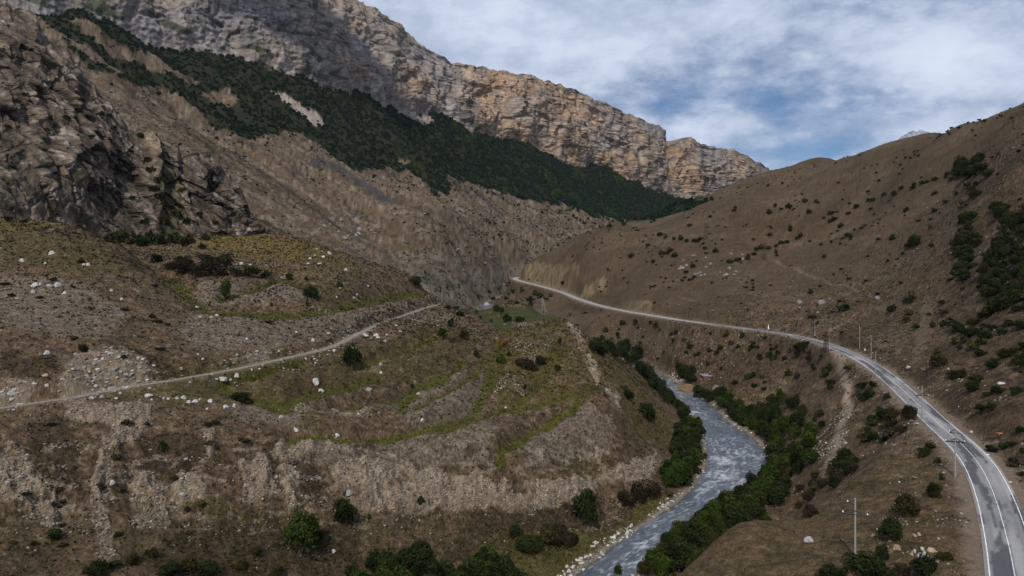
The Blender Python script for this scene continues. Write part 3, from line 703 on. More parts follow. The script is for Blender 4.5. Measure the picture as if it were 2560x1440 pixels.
def wall(name, base, topl, ns, nt, disp, colour, mat, back, pw=1.0, label='', bdir=(-0.6, 0.8)):
    """a rock face between a foot line and a crest line, both surveyed; disp and colour get world coordinates and the position on the face"""
    bp = np.array([wpt(*p) for p in base]); tp = np.array([wpt(*p) for p in topl])
    def res(P):
        L_ = np.concatenate([[0], np.cumsum(np.hypot(np.diff(P[:, 0]), np.diff(P[:, 1])))]); L_ /= L_[-1]
        ss = np.linspace(0, 1, ns)
        return np.stack([np.interp(ss, L_, P[:, k]) for k in range(3)], 1)
    # match crest to foot by bearing
    def byb(P, q):
        b = P[:, 0] / P[:, 1]
        return np.stack([np.interp(q, b, P[:, k]) for k in range(3)], 1)
    b0 = bp[:, 0] / bp[:, 1]
    q = np.linspace(b0[0], b0[-1], ns)
    Bp, Tp = byb(bp, q), byb(tp, q)
    t = np.linspace(-0.12, 1, nt)[:, None]
    tt = np.sign(t) * np.abs(t)
    hp = np.where(t < 0, t * 0.4, np.abs(t) ** pw)
    XX = Bp[:, 0] + (Tp[:, 0] - Bp[:, 0]) * hp; YY = Bp[:, 1] + (Tp[:, 1] - Bp[:, 1]) * hp
    ZZ = Bp[:, 2] + (Tp[:, 2] - Bp[:, 2]) * tt
    tx, ty = np.gradient(Bp[:, 0]), np.gradient(Bp[:, 1])
    k = 25 if ns > 300 else 9
    ker = np.ones(k) / k
    tx, ty = np.convolve(np.pad(tx, k // 2, 'edge'), ker, 'valid'), np.convolve(np.pad(ty, k // 2, 'edge'), ker, 'valid')
    nl = np.hypot(tx, ty); nx, ny = ty / nl, -tx / nl
    along = np.concatenate([[0], np.cumsum(np.hypot(np.diff(Bp[:, 0]), np.diff(Bp[:, 1])))])[None] + 0 * t
    T = np.repeat(t, ns, 1)
    dd, dz = disp(along, ZZ, T, XX, YY)
    XX = XX + nx * dd; YY = YY + ny * dd; ZZ = ZZ + dz
    c = colour(along, ZZ, T, XX, YY)
    # the back of the massif
    rows = [(0.15, 0.0), (0.5, -0.02), (1.0, -0.1), (2.0, -0.5), (3.0, -1.1)]
    bx, by, bz, bc = [XX], [YY], [ZZ], [c]
    for f, dzf in rows:
        bx.append((XX[-1] + bdir[0] * back * f)[None]); by.append((YY[-1] + bdir[1] * back * f)[None]); bz.append((ZZ[-1] + back * dzf)[None]); bc.append(c[-1][None])
    XX, YY, ZZ, c = np.vstack(bx), np.vstack(by), np.vstack(bz), np.vstack(bc)
    o = mesh_np(name, np.stack([XX, YY, ZZ], -1).reshape(-1, 3), [grid_faces(XX.shape[0], ns)], mat, np.clip(c, .01, .6).reshape(-1, 3), smooth=(name == 'cliff'))
    return tag(o, label, kind='structure')

CL_BASE = [(-260, -150, 1020), (-60, -90, 1080), (100, -30, 1130), (230, 38, 1200), (420, 134, 1305), (560, 168, 1370), (700, 195, 1450), (900, 255, 1650), (1000, 290, 1800), (1100, 310, 1950), (1300, 368, 2250),
           (1500, 433, 2650), (1600, 470, 2800), (1690, 510, 2950), (1950, 535, 3400), (2150, 540, 3800)]
CL_TOP = [(-300, -700, 1250), (200, -420, 1400), (500, -240, 1560), (700, -130, 1680), (830, -50, 1790), (920, 0, 1880), (960, 22, 1925), (1005, 48, 1985), (1040, 80, 2040), (1065, 108, 2080), (1140, 152, 2180), (1200, 163, 2250), (1290, 178, 2370),
          (1340, 185, 2440), (1380, 200, 2500), (1440, 218, 2600), (1480, 237, 2660), (1540, 262, 2750), (1590, 284, 2830), (1640, 306, 2910), (1676, 322, 2960), (1683, 340, 2970), (1690, 350, 2985),
          (1705, 346, 3000), (1738, 341, 3050), (1748, 354, 3060), (1780, 362, 3120), (1805, 370, 3170), (1825, 370, 3200), (1850, 373, 3240), (1875, 386, 3290), (1905, 405, 3340), (1935, 424, 3390), (1990, 448, 3480), (2150, 500, 3850)]
def cl_disp(a, z, t, x, y):
    amp = np.clip(np.sin(np.clip(t, 0.02, 0.98) * np.pi), 0.25, 1) ** 0.5
    but = ridged(a / 310 + 0.3 * t + 0.25 * fbm(a / 200, t * 2, 2, 79), t * 0.7, 3, 80)          # buttresses
    rib = ridged(a / 85 + 0.45 * fbm(a / 120, t * 4, 3, 81), t * 2.2, 4, 82)
    blk = fbm(a / 34, z / 26, 5, 83, 0.6); fin = ridged(a / 15, z / 11, 4, 84, 0.6)
    warp = t * 17 + 1.8 * fbm(a / 260, t * 3, 4, 85) + 0.3 * blk
    st = fbm(warp * 0 + warp, a / 240, 3, 86)                                                    # uneven beds
    bed = sst(fbm(a / 150, t * 5, 3, 87) + 0.9 * (t - 0.55), -0.2, 0.5)
    d = amp * (52 * but + 20 * rib + 8 * blk + 6 * fin) - 32
    k1, r1, t1 = worley(a / 60 + .25 * fbm(a / 50, z / 50, 2, 74), z / 95 + .2 * fbm(a / 40, z / 60, 2, 75), 401); k2, r2, t2 = worley(a / 20 + .2 * blk, z / 24, 402)
    d += amp * (9 * (r1 - .5) + 6 * t1 + 3 * (r2 - .5) + 2.5 * t2 - 3 * (1 - sst(k1, 0, .1)))
    d += bed * 9 * st - 18 * sst(t, 0.5, 1) * sst(but, 0.2, .8)
    d -= 24 * sst(np.abs(a - A_NOTCH) * -1, -50, -6) * sst(t, -0.1, 0.9)   # the cleft near the far end
    dz = 5 * fbm(a / 40, t * 2, 3, 88) * sst(t, 0.8, 1.0) + 3.0 * np.round(2.2 * fbm(a / 55, t * 0, 2, 89)) * sst(t, .93, 1)
    return d, dz
def _along_at(base, px):
    P = np.array([wpt(*p) for p in base]); q = np.linspace(P[0, 0] / P[0, 1], P[-1, 0] / P[-1, 1], 900); b = P[:, 0] / P[:, 1]
    xs, ys = np.interp(q, b, P[:, 0]), np.interp(q, b, P[:, 1]); L_ = np.concatenate([[0], np.cumsum(np.hypot(np.diff(xs), np.diff(ys)))])
    return np.interp((px - CX) / F, q, L_)
A_NOTCH = _along_at(CL_BASE, 1688)
def cl_col(a, z, t, x, y):
    c = np.broadcast_to(C(.205, .172, .145), a.shape + (3,)).astype(np.float32)
    big = fbm(a / 330, z / 190, 4, 90); st = fbm(a / 22, z / 150, 4, 91); bl_ = fbm(a / 45, z / 50, 4, 92); fn = fbm(a / 9, z / 12, 3, 93)
    px = CX + F * x / y
    tan = sst(big + 0.5 * bl_ + 0.35 * st + 0.34 * sst(px, 600, 1450) - 0.08, 0.0, 0.65)
    c = lerp(c, C(.315, .205, .125), tan * (0.6 + .35 * sst(fbm(a / 60, z / 90, 3, 98), -.3, .3)))
    c = lerp(c, C(.17, .16, .165), sst(big * -1 + 0.4 * bl_ + 0.3 * (1 - sst(px, 500, 1100)), 0.1, 0.8) * 0.8)
    k1, r1, _ = worley(a / 60 + .25 * fbm(a / 50, z / 50, 2, 74), z / 95 + .2 * fbm(a / 40, z / 60, 2, 75), 401); k2, r2, _ = worley(a / 20 + .2 * fbm(a / 34, z / 26, 5, 83, 0.6), z / 24, 402)
    c = c * (1 + .34 * (r1 - .5) + .3 * (r2 - .5))[..., None]
    c = lerp(c, C(.05, .045, .043), np.maximum((1 - sst(k1, .01, .08)) * .5, (1 - sst(k2, .01, .12)) * .22) * sst(bl_, -.4, .4))
    c = lerp(c, C(.30, .28, .265), sst(st + 0.3 * bl_ - 0.2 * t, 0.3, 0.75) * 0.6)          # pale washed streaks
    c = lerp(c, C(.075, .066, .065), sst(fbm(a / 16, z / 110, 4, 94) + 0.3 * bl_, 0.2, 0.6) * 0.75)  # dark seepage
    wp = t * 17 + 1.8 * fbm(a / 260, t * 3, 4, 85)
    bed = sst(fbm(a / 150, t * 5, 3, 87) + 0.9 * (t - 0.55), -0.2, 0.5)
    c *= (1 - 0.45 * bed * sst(fbm(wp * 2.6, a / 260, 4, 97, .6), 0.08, 0.35) + .22 * bed * sst(fbm(wp * 3.1 + 9, a / 300, 3, 78), .1, .4))[..., None]
    led = sst(fbm(a / 60, z / 22, 4, 95) + 0.5 * fbm(a / 260, z / 120, 2, 96) - 0.55 * t, 0.18, 0.42)
    c = lerp(c, C(.035, .045, .022), led * 0.85)
    f2 = fbm(a / 14, z / 40, 5, 99, .65)
    return c * (1 + 0.42 * fn + 0.18 * bl_ + 0.4 * f2 + 0.13 * rng.normal(size=a.shape))[..., None]
wall('cliff', CL_BASE, CL_TOP, 820, 220, cl_disp, cl_col, M_CLIFF, 160, 1.35, 'long limestone cliff with orange and grey bands above the dark forest')

CR_BASE = [(-420, 552, 335), (-200, 552, 340), (0, 550, 350), (150, 566, 385), (250, 580, 412), (330, 590, 430), (400, 585, 448), (450, 588, 455), (480, 592, 457), (560, 592, 470), (620, 590, 488), (664, 588, 505)]
CR_TOP = [(-420, -300, 520), (-200, -140, 500), (-60, -30, 480), (0, 8, 470), (30, 12, 470), (60, 30, 472), (90, 42, 475), (110, 95, 476), (170, 112, 478), (195, 150, 480), (225, 205, 484), (250, 225, 488), (280, 270, 492), (320, 320, 496), (350, 342, 498), (362, 345, 500), (366, 338, 502), (395, 335, 504), (402, 350, 506), (420, 352, 508),
          (445, 365, 510), (455, 400, 510), (475, 398, 508), (490, 385, 506), (520, 378, 506), (540, 400, 508), (555, 420, 510), (580, 445, 512), (605, 480, 514), (620, 510, 516), (640, 545, 518), (664, 580, 520)]
def cr_disp(a, z, t, x, y):
    amp = np.clip(np.sin(np.clip(t, 0.03, 0.97) * np.pi), 0.12, 1) ** 0.6
    px = CX + F * x / y
    sl = a * 0.75 + z                                                       # steep beds dipping to the right
    sp = 1 - np.abs(pn(sl / 26 + .35 * fbm(a / 30, z / 30, 3, 107), (a - z) / 120, 102)) * 2.2                 # sharp fins between the beds
    sq = 1 - np.abs(pn(sl / 9.5 + .3 * fbm(a / 12, z / 12, 3, 108), (a - z) / 34, 104)) * 2.2
    blk = fbm(a / 8, z / 9, 4, 103, .6)
    sb, sc_ = a * 1.5 + z, a * .35 - z
    k1, r1, t1 = worley(sb / 21 + .25 * blk, sc_ / 46, 411); k2, r2, t2 = worley(sb / 8 + .25 * blk, sc_ / 15, 412); k3, r3, t3 = worley(a / 34, z / 44, 413)
    d = amp * (8 * ridged(a / 52 + 0.2 * fbm(a / 20, z / 20, 2, 101), z / 130, 3, 100) + 4 * sp + 1.5 * sq + 1.2 * blk + 7 * (r3 - .5) + 5 * t3 + 6 * (r1 - .5) + 4.5 * t1 + 3.2 * (r2 - .5) + 2.6 * t2 - 2.2 * (1 - sst(k1, 0, .14)) - 1.2 * (1 - sst(k2, 0, .16))) - 3
    g = np.exp(-((px - 432 + (z - 90) * 0.15) / 26) ** 2)
    d -= 7 * g * sst(t, 0.0, 0.5)
    d += amp * 8 * np.exp(-((px - 385) / 22) ** 2)
    dz = sst(t, .7, 1) * (5.0 * ridged(a / 11, t, 3, 106) - 1.5) * sst(650 - px, 0, 60)
    return d, dz
def cr_col(a, z, t, x, y):
    px = CX + F * x / y
    c = np.broadcast_to(C(.100, .077, .058), a.shape + (3,)).astype(np.float32)
    sl = a * 0.75 + z
    n_a = fbm(a / 30, z / 30, 4, 110); n_b = fbm(sl / 7, (a - z) / 22, 4, 111); n_c = fbm(a / 2.5, z / 2.5, 3, 112)
    n_d = ridged(sl / 9, (a - z) / 30, 4, 114, .65)
    c = lerp(c, C(.195, .172, .148), sst(n_b + 0.6 * n_c + .4 * n_d - .2, 0.1, 0.7) * 0.75)
    c = lerp(c, C(.19, .135, .088), sst(n_a + 0.35 * n_b - 0.05, 0.35, 0.75) * 0.7)
    c = lerp(c, C(.20, .15, .10), np.exp(-((px - 380) / 24) ** 2) * sst(t, 0.45, 0.7) * 0.8)
    c = lerp(c, C(.026, .021, .019), sst(-n_b + 0.5 * n_c - .5 * n_d, -0.05, 0.5) * 0.9)
    bb = fbm(a / 8, z / 9, 4, 103, .6)
    sb, sc_ = a * 1.5 + z, a * .35 - z
    k1, r1, _ = worley(sb / 21 + .25 * bb, sc_ / 46, 411); k2, r2, _ = worley(sb / 8 + .25 * bb, sc_ / 15, 412)
    c = c * (1 + .5 * (r1 - .5) + .7 * (r2 - .5))[..., None]
    c = lerp(c, C(.018, .015, .013), np.maximum((1 - sst(k1, .02, .13)) * .85, (1 - sst(k2, .02, .16)) * .45) * sst(n_a, -.5, .3))
    moss = sst(fbm(a / 10, z / 6, 4, 113) - 0.25 * t + 0.1, 0.15, 0.5)
    c = lerp(c, C(.034, .032, .018), moss * 0.8)
    gl = np.exp(-((px - 430 + (z - 90) * 0.15) / 30) ** 2) * (1 - sst(t, 0.5, 0.85))
    c = lerp(c, C(.05, .046, .022), gl * 0.9)
    return c * (1 + 0.5 * n_c + .15 * rng.normal(size=a.shape))[..., None]
wall('rock_crag', CR_BASE, CR_TOP, 460, 290, cr_disp, cr_col, M_CRAG, 34, 1.1, 'craggy grey brown rock spur rising behind the left plateau', (-0.75, 0.66))

# snow-dusted summit far behind the right hill
def summit():
    n = 90
    gx, gy = np.meshgrid(np.linspace(-1, 1, n), np.linspace(-1, 1, n))
    cx, cy, cz = wpt(2283, 336, 7200)
    hgt = 300 * (1 - np.abs(gx) ** 1.1 * 0.9) - 160 * gy ** 2 + 60 * ridged(gx * 3, gy * 3, 4, 120) - 240
    Vv = np.stack([cx + gx * 420, cy + gy * 400, cz - 66 + hgt], -1).reshape(-1, 3)
    cc = lerp(np.broadcast_to(C(.13, .145, .17), gx.shape + (3,)), C(.26, .275, .30), sst(ridged(gx * 6, gy * 9, 3, 121), 0.1, 0.7))
    tag(mesh_np('mountain', Vv, [grid_faces(n, n)], M_CLIFF, cc.reshape(-1, 3)), 'distant pale mountain top behind the right ridge', kind='structure')
summit()

# ------------------------------------------------------------------ road, track, river
def simple_mat(name, colr, rough=0.8, spec=0.2, var=0.25, scale=2.0, bump=0.0, metal=0.0):
    m = bpy.data.materials.new(name); m.use_nodes = True
    t = m.node_tree; N = NT(t); bs = t.nodes['Principled BSDF']
    geo = N.n('ShaderNodeTexCoord')
    f = N.noise(geo.outputs['Object'], scale, 5, 0.65)
    oi = N.n('ShaderNodeObjectInfo')
    k = N.math('ADD', N.math('MULTIPLY', N.math('SUBTRACT', f, 0.5), 3 * var), N.math('ADD', 1 - var * 0.5, N.math('MULTIPLY', oi.outputs['Random'], var)))
    c = N.mix(1.0, tuple(colr), N.n('ShaderNodeCombineXYZ', ins={0: k, 1: k, 2: k}).outputs[0], 'MULTIPLY')
    t.links.new(c, bs.inputs['Base Color'])
    bs.inputs['Roughness'].default_value = rough; bs.inputs['Specular IOR Level'].default_value = spec; bs.inputs['Metallic'].default_value = metal
    if bump:
        b = N.n('ShaderNodeBump', ins={'Strength': bump, 'Distance': 0.1})
        t.links.new(f, b.inputs['Height']); t.links.new(b.outputs[0], bs.inputs['Normal'])
    return m

def ribbon_frames(line):
    P = np.array(line); tx, ty = np.gradient(P[:, 0]), np.gradient(P[:, 1]); l = np.hypot(tx, ty)
    return P, ty / l, -tx / l
def resample(line, step):
    P = np.array(line); L_ = np.concatenate([[0], np.cumsum(np.hypot(np.diff(P[:, 0]), np.diff(P[:, 1])))])
    q = np.arange(0, L_[-1], step)
    return np.stack([np.interp(q, L_, P[:, k]) for k in range(3)], 1), q

def build_road():
    P, q = resample(road_line, 1.0)
    k = np.ones(15) / 15
    P = np.stack([np.convolve(np.pad(P[:, i], 7, 'edge'), k, 'valid') for i in range(3)], 1)
    P, nx, ny = ribbon_frames(P)
    offs = np.linspace(-3.5, 3.5, 19)
    XX = P[:, 0:1] + nx[:, None] * offs; YY = P[:, 1:2] + ny[:, None] * offs
    ZZ = P[:, 2:3] + 0.03 - 0.012 * np.abs(offs)[None] + 0 * XX
    S, O = np.repeat(q[:, None], 19, 1), np.repeat(offs[None], len(q), 0)
    c = np.broadcast_to(C(.20, .198, .20), S.shape + (3,)).astype(np.float32)
    c = lerp(c, C(.30, .295, .29), sst(fbm(S / 30, O / 4, 3, 130) + sst(S, 380, 520) * 0.8, 0.0, 0.5) * 0.8)       # dusty bleached surface, paler up the valley
    patch = sst(fbm(S / 19 + 0.3 * fbm(S / 4, O / 1.5, 3, 135), O / 3.0, 3, 131) + 0.6 * fbm(S / 60, O / 2.2, 2, 132), 0.02, 0.2) * (1 - sst(S, 420, 480))
    c = lerp(c, C(.066, .066, .074), patch * 0.92)                                                                       # resurfaced dark patches
    c = lerp(c, C(.055, .053, .053), sst(fbm(S / 6, O / .55, 4, 136, .65) - .5 * np.abs(np.abs(O) - 1.6), 0.15, 0.5) * 0.6)
    c = lerp(c, C(.10, .098, .10), sst(-np.abs(np.abs(O) - 1.9) + 0.3 * fbm(S / 9, O, 2, 134), -0.45, 0.05) * 0.35)
    c = lerp(c, C(.22, .185, .15), sst(np.abs(O) + 0.5 * fbm(S / 3, O, 2, 133), 3.2, 3.6) * 0.8)
    r = mesh_np('road', np.stack([XX, YY, ZZ], -1).reshape(-1, 3), [grid_faces(len(q), 19)], mat_ground('road_asphalt', 3.0, 0.12, 0.25, fine=2.5, amp=0.16), c.reshape(-1, 3))
    tag(r, 'two lane grey asphalt road with white lines curving round the hillside', kind='structure')
    # painted lines: two edge lines and a centre line, worn in places
    m = bpy.data.materials.new('line_paint'); m.use_nodes = True
    N = NT(m.node_tree); bs = m.node_tree.nodes['Principled BSDF']; geo = N.n('ShaderNodeNewGeometry')
    w = N.sstep(N.noise(geo.outputs['Position'], 1.3, 5, 0.7), 0.34, 0.5)
    m.node_tree.links.new(N.mix(w, (.30, .29, .28), (.72, .72, .70)), bs.inputs['Base Color']); bs.inputs['Roughness'].default_value = 0.7
    keep = q < 560
    for o0, wd in ((-2.95, .15), (0.0, .11), (2.95, .15)):
        j = 0.03 * fbm(q / 4, q * 0, 2, 140)
        e0, e1 = o0 - wd / 2 + j, o0 + wd / 2 + j
        XX = np.stack([P[:, 0] + nx * e0, P[:, 0] + nx * e1], 1)[keep]; YY = np.stack([P[:, 1] + ny * e0, P[:, 1] + ny * e1], 1)[keep]
        ZZ = np.stack([P[:, 2] + 0.036 - .012 * np.abs(e0), P[:, 2] + 0.036 - .012 * np.abs(e1)], 1)[keep]
        ln = mesh_np('road_line', np.stack([XX, YY, ZZ], -1).reshape(-1, 3), [grid_faces(int(keep.sum()), 2)], m, parent=r)
build_road()

def build_track():
    P, q = resample(track_line, 0.6)
    P, nx, ny = ribbon_frames(P)
    n = 9
    e = np.linspace(-1, 1, n)
    wl_ = 1.25 + 0.25 * fbm(q / 5, q * 0, 3, 150); wr_ = 1.25 + 0.25 * fbm(q / 5, q * 0 + 9, 3, 151)
    offs = np.where(e[None] < 0, e[None] * wl_[:, None], e[None] * wr_[:, None])
    XX = P[:, 0:1] + nx[:, None] * offs; YY = P[:, 1:2] + ny[:, None] * offs
    ZZ = P[:, 2:3] + 0.02 - 0.06 * np.abs(e)[None] ** 6 + 0.03 * fbm(XX / 1.5, YY / 1.5, 2, 152)
    c = np.broadcast_to(C(.235, .20, .165), XX.shape + (3,)).astype(np.float32)
    c = lerp(c, C(.14, .115, .09), sst(fbm(q / 3, q * 0, 3, 153)[:, None] + 0 * XX - 4 * np.abs(np.abs(e)[None] - 0.0) + 0.4, -0.2, 0.8) * 0.7)
    c = lerp(c, C(.28, .25, .215), sst(fbm(XX / 1.2, YY / 1.2, 3, 154), 0.2, 0.7) * 0.5)
    tag(mesh_np('dirt_track', np.stack([XX, YY, ZZ], -1).reshape(-1, 3), [grid_faces(len(q), n)], M_GROUND, c.reshape(-1, 3)), 'narrow pale dirt track crossing the left hillside', kind='structure')
build_track()

RAPIDS = [(1815, 1155, 7, 1.0), (1800, 1190, 8, 1.0), (1850, 1130, 6, .7), (1735, 1032, 4, .9), (1770, 1092, 5, .7), (1830, 1180, 7, .7), (1700, 990, 4, .5), (1790, 1240, 5, .6), (1610, 1365, 3.5, .9), (1545, 1410, 4, .6), (1640, 1350, 2.5, .5),
          (1880, 1195, 4, .6), (1690, 975, 5, .6), (1790, 1120, 5, .5), (1660, 1290, 4, .4), (1760, 1225, 4, .5)]
def build_river():
    L_ = np.concatenate([[0], np.cumsum(np.hypot(np.diff(cen[:, 0]), np.diff(cen[:, 1])))])
    m = L_ <= L_[-1]
    q = np.arange(0, min(L_[-1], 900), 0.8)
    I = lambda arr: np.stack([np.interp(q, L_, arr[:, k]) for k in range(3)], 1)
    a, b = I(bl), I(br)
    n = 44
    e = np.linspace(-0.06, 1.06, n)
    P = a[:, None] * (1 - e)[None, :, None] + b[:, None] * e[None, :, None]
    XX, YY = P[..., 0], P[..., 1]
    S = np.repeat(q[:, None], n, 1); W_ = (e[None] - 0.5) * np.hypot(a[:, 0] - b[:, 0], a[:, 1] - b[:, 1])[:, None]
    rp = np.zeros(XX.shape)
    for px, py, r, s_ in RAPIDS:
        x, y, _ = riv(px, py)
        rp = np.maximum(rp, s_ * np.exp(-((XX - x) / r) ** 2 - ((YY - y) / (r * 1.1)) ** 2))
    w1 = ridged(S / 7 + 0.3 * fbm(S / 9, W_ / 5, 2, 161), W_ / 4.0, 3, 160); w2 = ridged(S / 2.2, W_ / 1.6, 3, 162); big = fbm(S / 22, W_ / 9, 3, 163)
    hgt = 0.10 * w1 + 0.08 * w2 + rp * 0.35 * w1 + 0.05 * big
    ZZ = P[..., 2] + hgt
    fl = ridged(S / 9 + 0.5 * fbm(S / 6, W_ / 4, 3, 165), W_ / 3.2 + 0.6 * fbm(S / 5, W_ / 3, 2, 166), 4, 167, 0.6)
    w3 = ridged(S / 1.6 + .5 * fbm(S / 3, W_ / 2, 2, 168), W_ / 2.6, 4, 169, .65)
    foam = 0.85 * sst(fl + 0.35 * w2 + 0.2 * big + 0.25 * rp, 0.76, 1.12) + 1.0 * sst(rp * (0.32 + 0.8 * w3 + .5 * fl), 0.55, 1.05)
    foam = np.clip(foam, 0, 1) * sst(0.5 - np.abs(e[None] - .5), -0.02, 0.06)
    c = np.broadcast_to(C(.076, .087, .104), XX.shape + (3,)).astype(np.float32)
    c = lerp(c, C(.050, .061, .080), sst(fbm(S / 12, W_ / 3, 4, 164), -0.2, 0.6))
    c = lerp(c, C(.48, .50, .53), foam * 0.75)
    m = bpy.data.materials.new('river_water'); m.use_nodes = True
    t = m.node_tree; N = NT(t); bs = t.nodes['Principled BSDF']
    at = N.n('ShaderNodeAttribute', attribute_name='Col'); geo = N.n('ShaderNodeNewGeometry')
    t.links.new(at.outputs['Color'], bs.inputs['Base Color'])
    bs.inputs['Roughness'].default_value = 0.28; bs.inputs['Specular IOR Level'].default_value = 0.45
    bp = N.n('ShaderNodeBump', ins={'Strength': 0.6, 'Distance': 0.25})
    t.links.new(N.noise(geo.outputs['Position'], 1.1, 6, 0.7, 0.8), bp.inputs['Height']); t.links.new(bp.outputs[0], bs.inputs['Normal'])
    tag(mesh_np('river', np.stack([XX, YY, ZZ], -1).reshape(-1, 3), [grid_faces(len(q), n)], m, c.reshape(-1, 3)), 'silty grey mountain river with white rapids', kind='structure')
build_river()
def cloud_bank(name, px, py, d, hgt, rx, ry, rz, seed):
    P = Vector(wpt(px, py, d)); t = (hgt - P.z) / -L.z
    c = P - L * t
    nu, nv = 96, 48
    u, v = np.meshgrid(np.linspace(0, 2 * np.pi, nu), np.linspace(0, np.pi, nv))
    x, y, z = np.cos(u) * np.sin(v), np.sin(u) * np.sin(v), np.cos(v)
    k = 1 + 0.38 * noise3(x * 1.6, y * 1.6, z * 1.6, 4, seed) + 0.12 * noise3(x * 6, y * 6, z * 6, 3, seed + 5)
    k[:, -1] = k[:, 0]
    x, y, z = x * k * rx + c.x, y * k * ry + c.y, np.where(z < 0, z * .4, z) * k * rz + c.z
    m = bpy.data.materials.new('cloud_white'); m.use_nodes = True
    N = NT(m.node_tree); m.node_tree.nodes.clear()
    dd = N.n('ShaderNodeBsdfDiffuse', ins={0: (.8, .8, .82, 1)}); tr = N.n('ShaderNodeBsdfTranslucent', ins={0: (.8, .8, .82, 1)})
    N.n('ShaderNodeOutputMaterial', ins={0: N.n('ShaderNodeMixShader', ins={0: .35, 1: dd.outputs[0], 2: tr.outputs[0]}).outputs[0]})
    tag(mesh_np(name, np.stack([x, y, z], -1).reshape(-1, 3), [grid_faces(nv, nu)], m), 'white cumulus cloud high over the valley', kind='stuff')
cloud_bank('cloud', 650, 40, 1580, 2500, 290, 200, 90, 210)
# ------------------------------------------------------------------ prototypes: foliage, stones
def leaf_mat(name, hue_lo, hue_hi, trans=0.35):
    m = bpy.data.materials.new(name); m.use_nodes = True
    t = m.node_tree; t.nodes.clear(); N = NT(t)
    at = N.n('ShaderNodeAttribute', attribute_name='Col'); oi = N.n('ShaderNodeObjectInfo')
    c = N.mix(oi.outputs['Random'], tuple(hue_lo), tuple(hue_hi))
    c = N.mix(1.0, c, at.outputs['Color'], 'MULTIPLY')
    d = N.n('ShaderNodeBsdfDiffuse', ins={0: c}); tr = N.n('ShaderNodeBsdfTranslucent', ins={0: c})
    mx = N.n('ShaderNodeMixShader', ins={0: trans, 1: d.outputs[0], 2: tr.outputs[0]})
    N.n('ShaderNodeOutputMaterial', ins={0: mx.outputs[0]})
    return m
M_DARK = leaf_mat('leaf_dark_green', (.019, .027, .011), (.030, .039, .014))
M_GREEN = leaf_mat('leaf_green', (.029, .049, .010), (.041, .058, .014))
M_OLIVE = leaf_mat('leaf_olive', (.036, .034, .013), (.048, .042, .017))
M_BROWN = leaf_mat('twig_brown', (.030, .025, .016), (.042, .034, .022))
M_RUST = leaf_mat('leaf_rust', (.16, .075, .018), (.16, .075, .018))
M_GREY = leaf_mat('leaf_grey_green', (.058, .064, .042), (.070, .076, .052))
M_BARK = simple_mat('bark', (.075, .058, .042), 0.95, 0.1, 0.3, 6.0, 0.4)

def leaves_np(seed, lobes, n, size, shape=(1, 1, 0.9), base=0.0, spread=0.62):
    """many small leaf sprays spread through a lumpy crown; unit radius, standing on z=0"""
    r = np.random.default_rng(seed)
    th = r.uniform(0, 2 * np.pi, lobes); ph = np.arccos(r.uniform(-0.6, 1, lobes))
    lc = np.stack([np.cos(th) * np.sin(ph), np.sin(th) * np.sin(ph), np.cos(ph)], 1) * (spread * r.uniform(0.7, 1.15, (lobes, 1)))
    lr = r.uniform(0.30, 0.52, lobes)
    lc[0] = (0, 0, 0.05); lr[0] = 0.62
    k = r.integers(0, lobes, n); k[: n // 5] = 0
    dv = r.normal(size=(n, 3)); dv /= np.linalg.norm(dv, axis=1)[:, None]
    dv[:, 2] = np.where(dv[:, 2] < -0.5, -dv[:, 2], dv[:, 2])
    p = lc[k] + dv * (lr[k] * r.uniform(0.6, 1.12, n) ** 0.7)[:, None]
    nrm = dv + r.normal(size=(n, 3)) * 0.55; nrm /= np.linalg.norm(nrm, axis=1)[:, None]
    a = np.cross(nrm, r.normal(size=(n, 3))); a /= np.linalg.norm(a, axis=1)[:, None]
    b = np.cross(nrm, a)
    s = size * r.uniform(0.55, 1.35, (n, 1))
    q = np.stack([p - a * s, p + b * s * 0.75 + nrm * s * 0.2, p + a * s, p - b * s * 0.75 + nrm * s * 0.15], 1)
    sh = np.array(shape)
    q = q * sh
    zmin = -0.55 * sh[2]
    q[..., 2] -= zmin
    q[..., 2] = np.maximum(q[..., 2], 0.02) + base
    V_ = q.reshape(-1, 3)
    f = np.arange(n * 4).reshape(n, 4)
    c = np.repeat((r.uniform(0.7, 1.35, (n, 1)) * np.clip(1 + 0.34 * r.normal(size=(lobes, 1)), .5, 1.8)[k]), 4, 0) * np.array([[1, 1, 1]])
    c = c * np.repeat(1 + r.normal(size=(n, 3)) * 0.08, 4, 0)
    return V_, f, np.clip(c, .3, 2)
BIG = [leaves_np(200 + i, 16, 1700, 0.082, (1, 1, .85)) for i in range(5)]
TALL = [leaves_np(220 + i, 18, 1800, 0.08, (.8, .8, 1.15)) for i in range(5)]
WIDE = [leaves_np(240 + i, 14, 1100, 0.09, (1.1, 1, .6)) for i in range(4)]
MID = [leaves_np(260 + i, 9, 260, 0.19, (1, 1, .8)) for i in range(6)]
TINY = [leaves_np(280 + i, 6, 60, 0.36, (1, 1, .8)) for i in range(5)]
_mc = {}
def leaf_mesh(kind, i, mat, nm):
    key = (kind, i, mat.name, nm)
    if key not in _mc:
        v, f, c = {'BIG': BIG, 'TALL': TALL, 'WIDE': WIDE, 'MID': MID}[kind][i]
        _mc[key] = mesh_np(nm, v, [f], mat, c, smooth=False, link=False)
    return _mc[key]
def place(me, name, loc, scale, rz=None, rx=0.0, ry=0.0, parent=None):
    o = bpy.data.objects.new(name, me); COL.objects.link(o)
    o.location = loc; o.scale = scale; o.rotation_euler = (rx, ry, random.uniform(0, 6.28) if rz is None else rz)
    if parent: o.parent = parent
    return o
SHRUBS = []
TONE = {}
def shrub_at(pos, w, h, mat, label, group=None, kind=None):
    SHRUBS.append((w * F / pos[1] * (100 if group is None else 1), tuple(pos), w, h, mat, label, group, kind, random.random()))
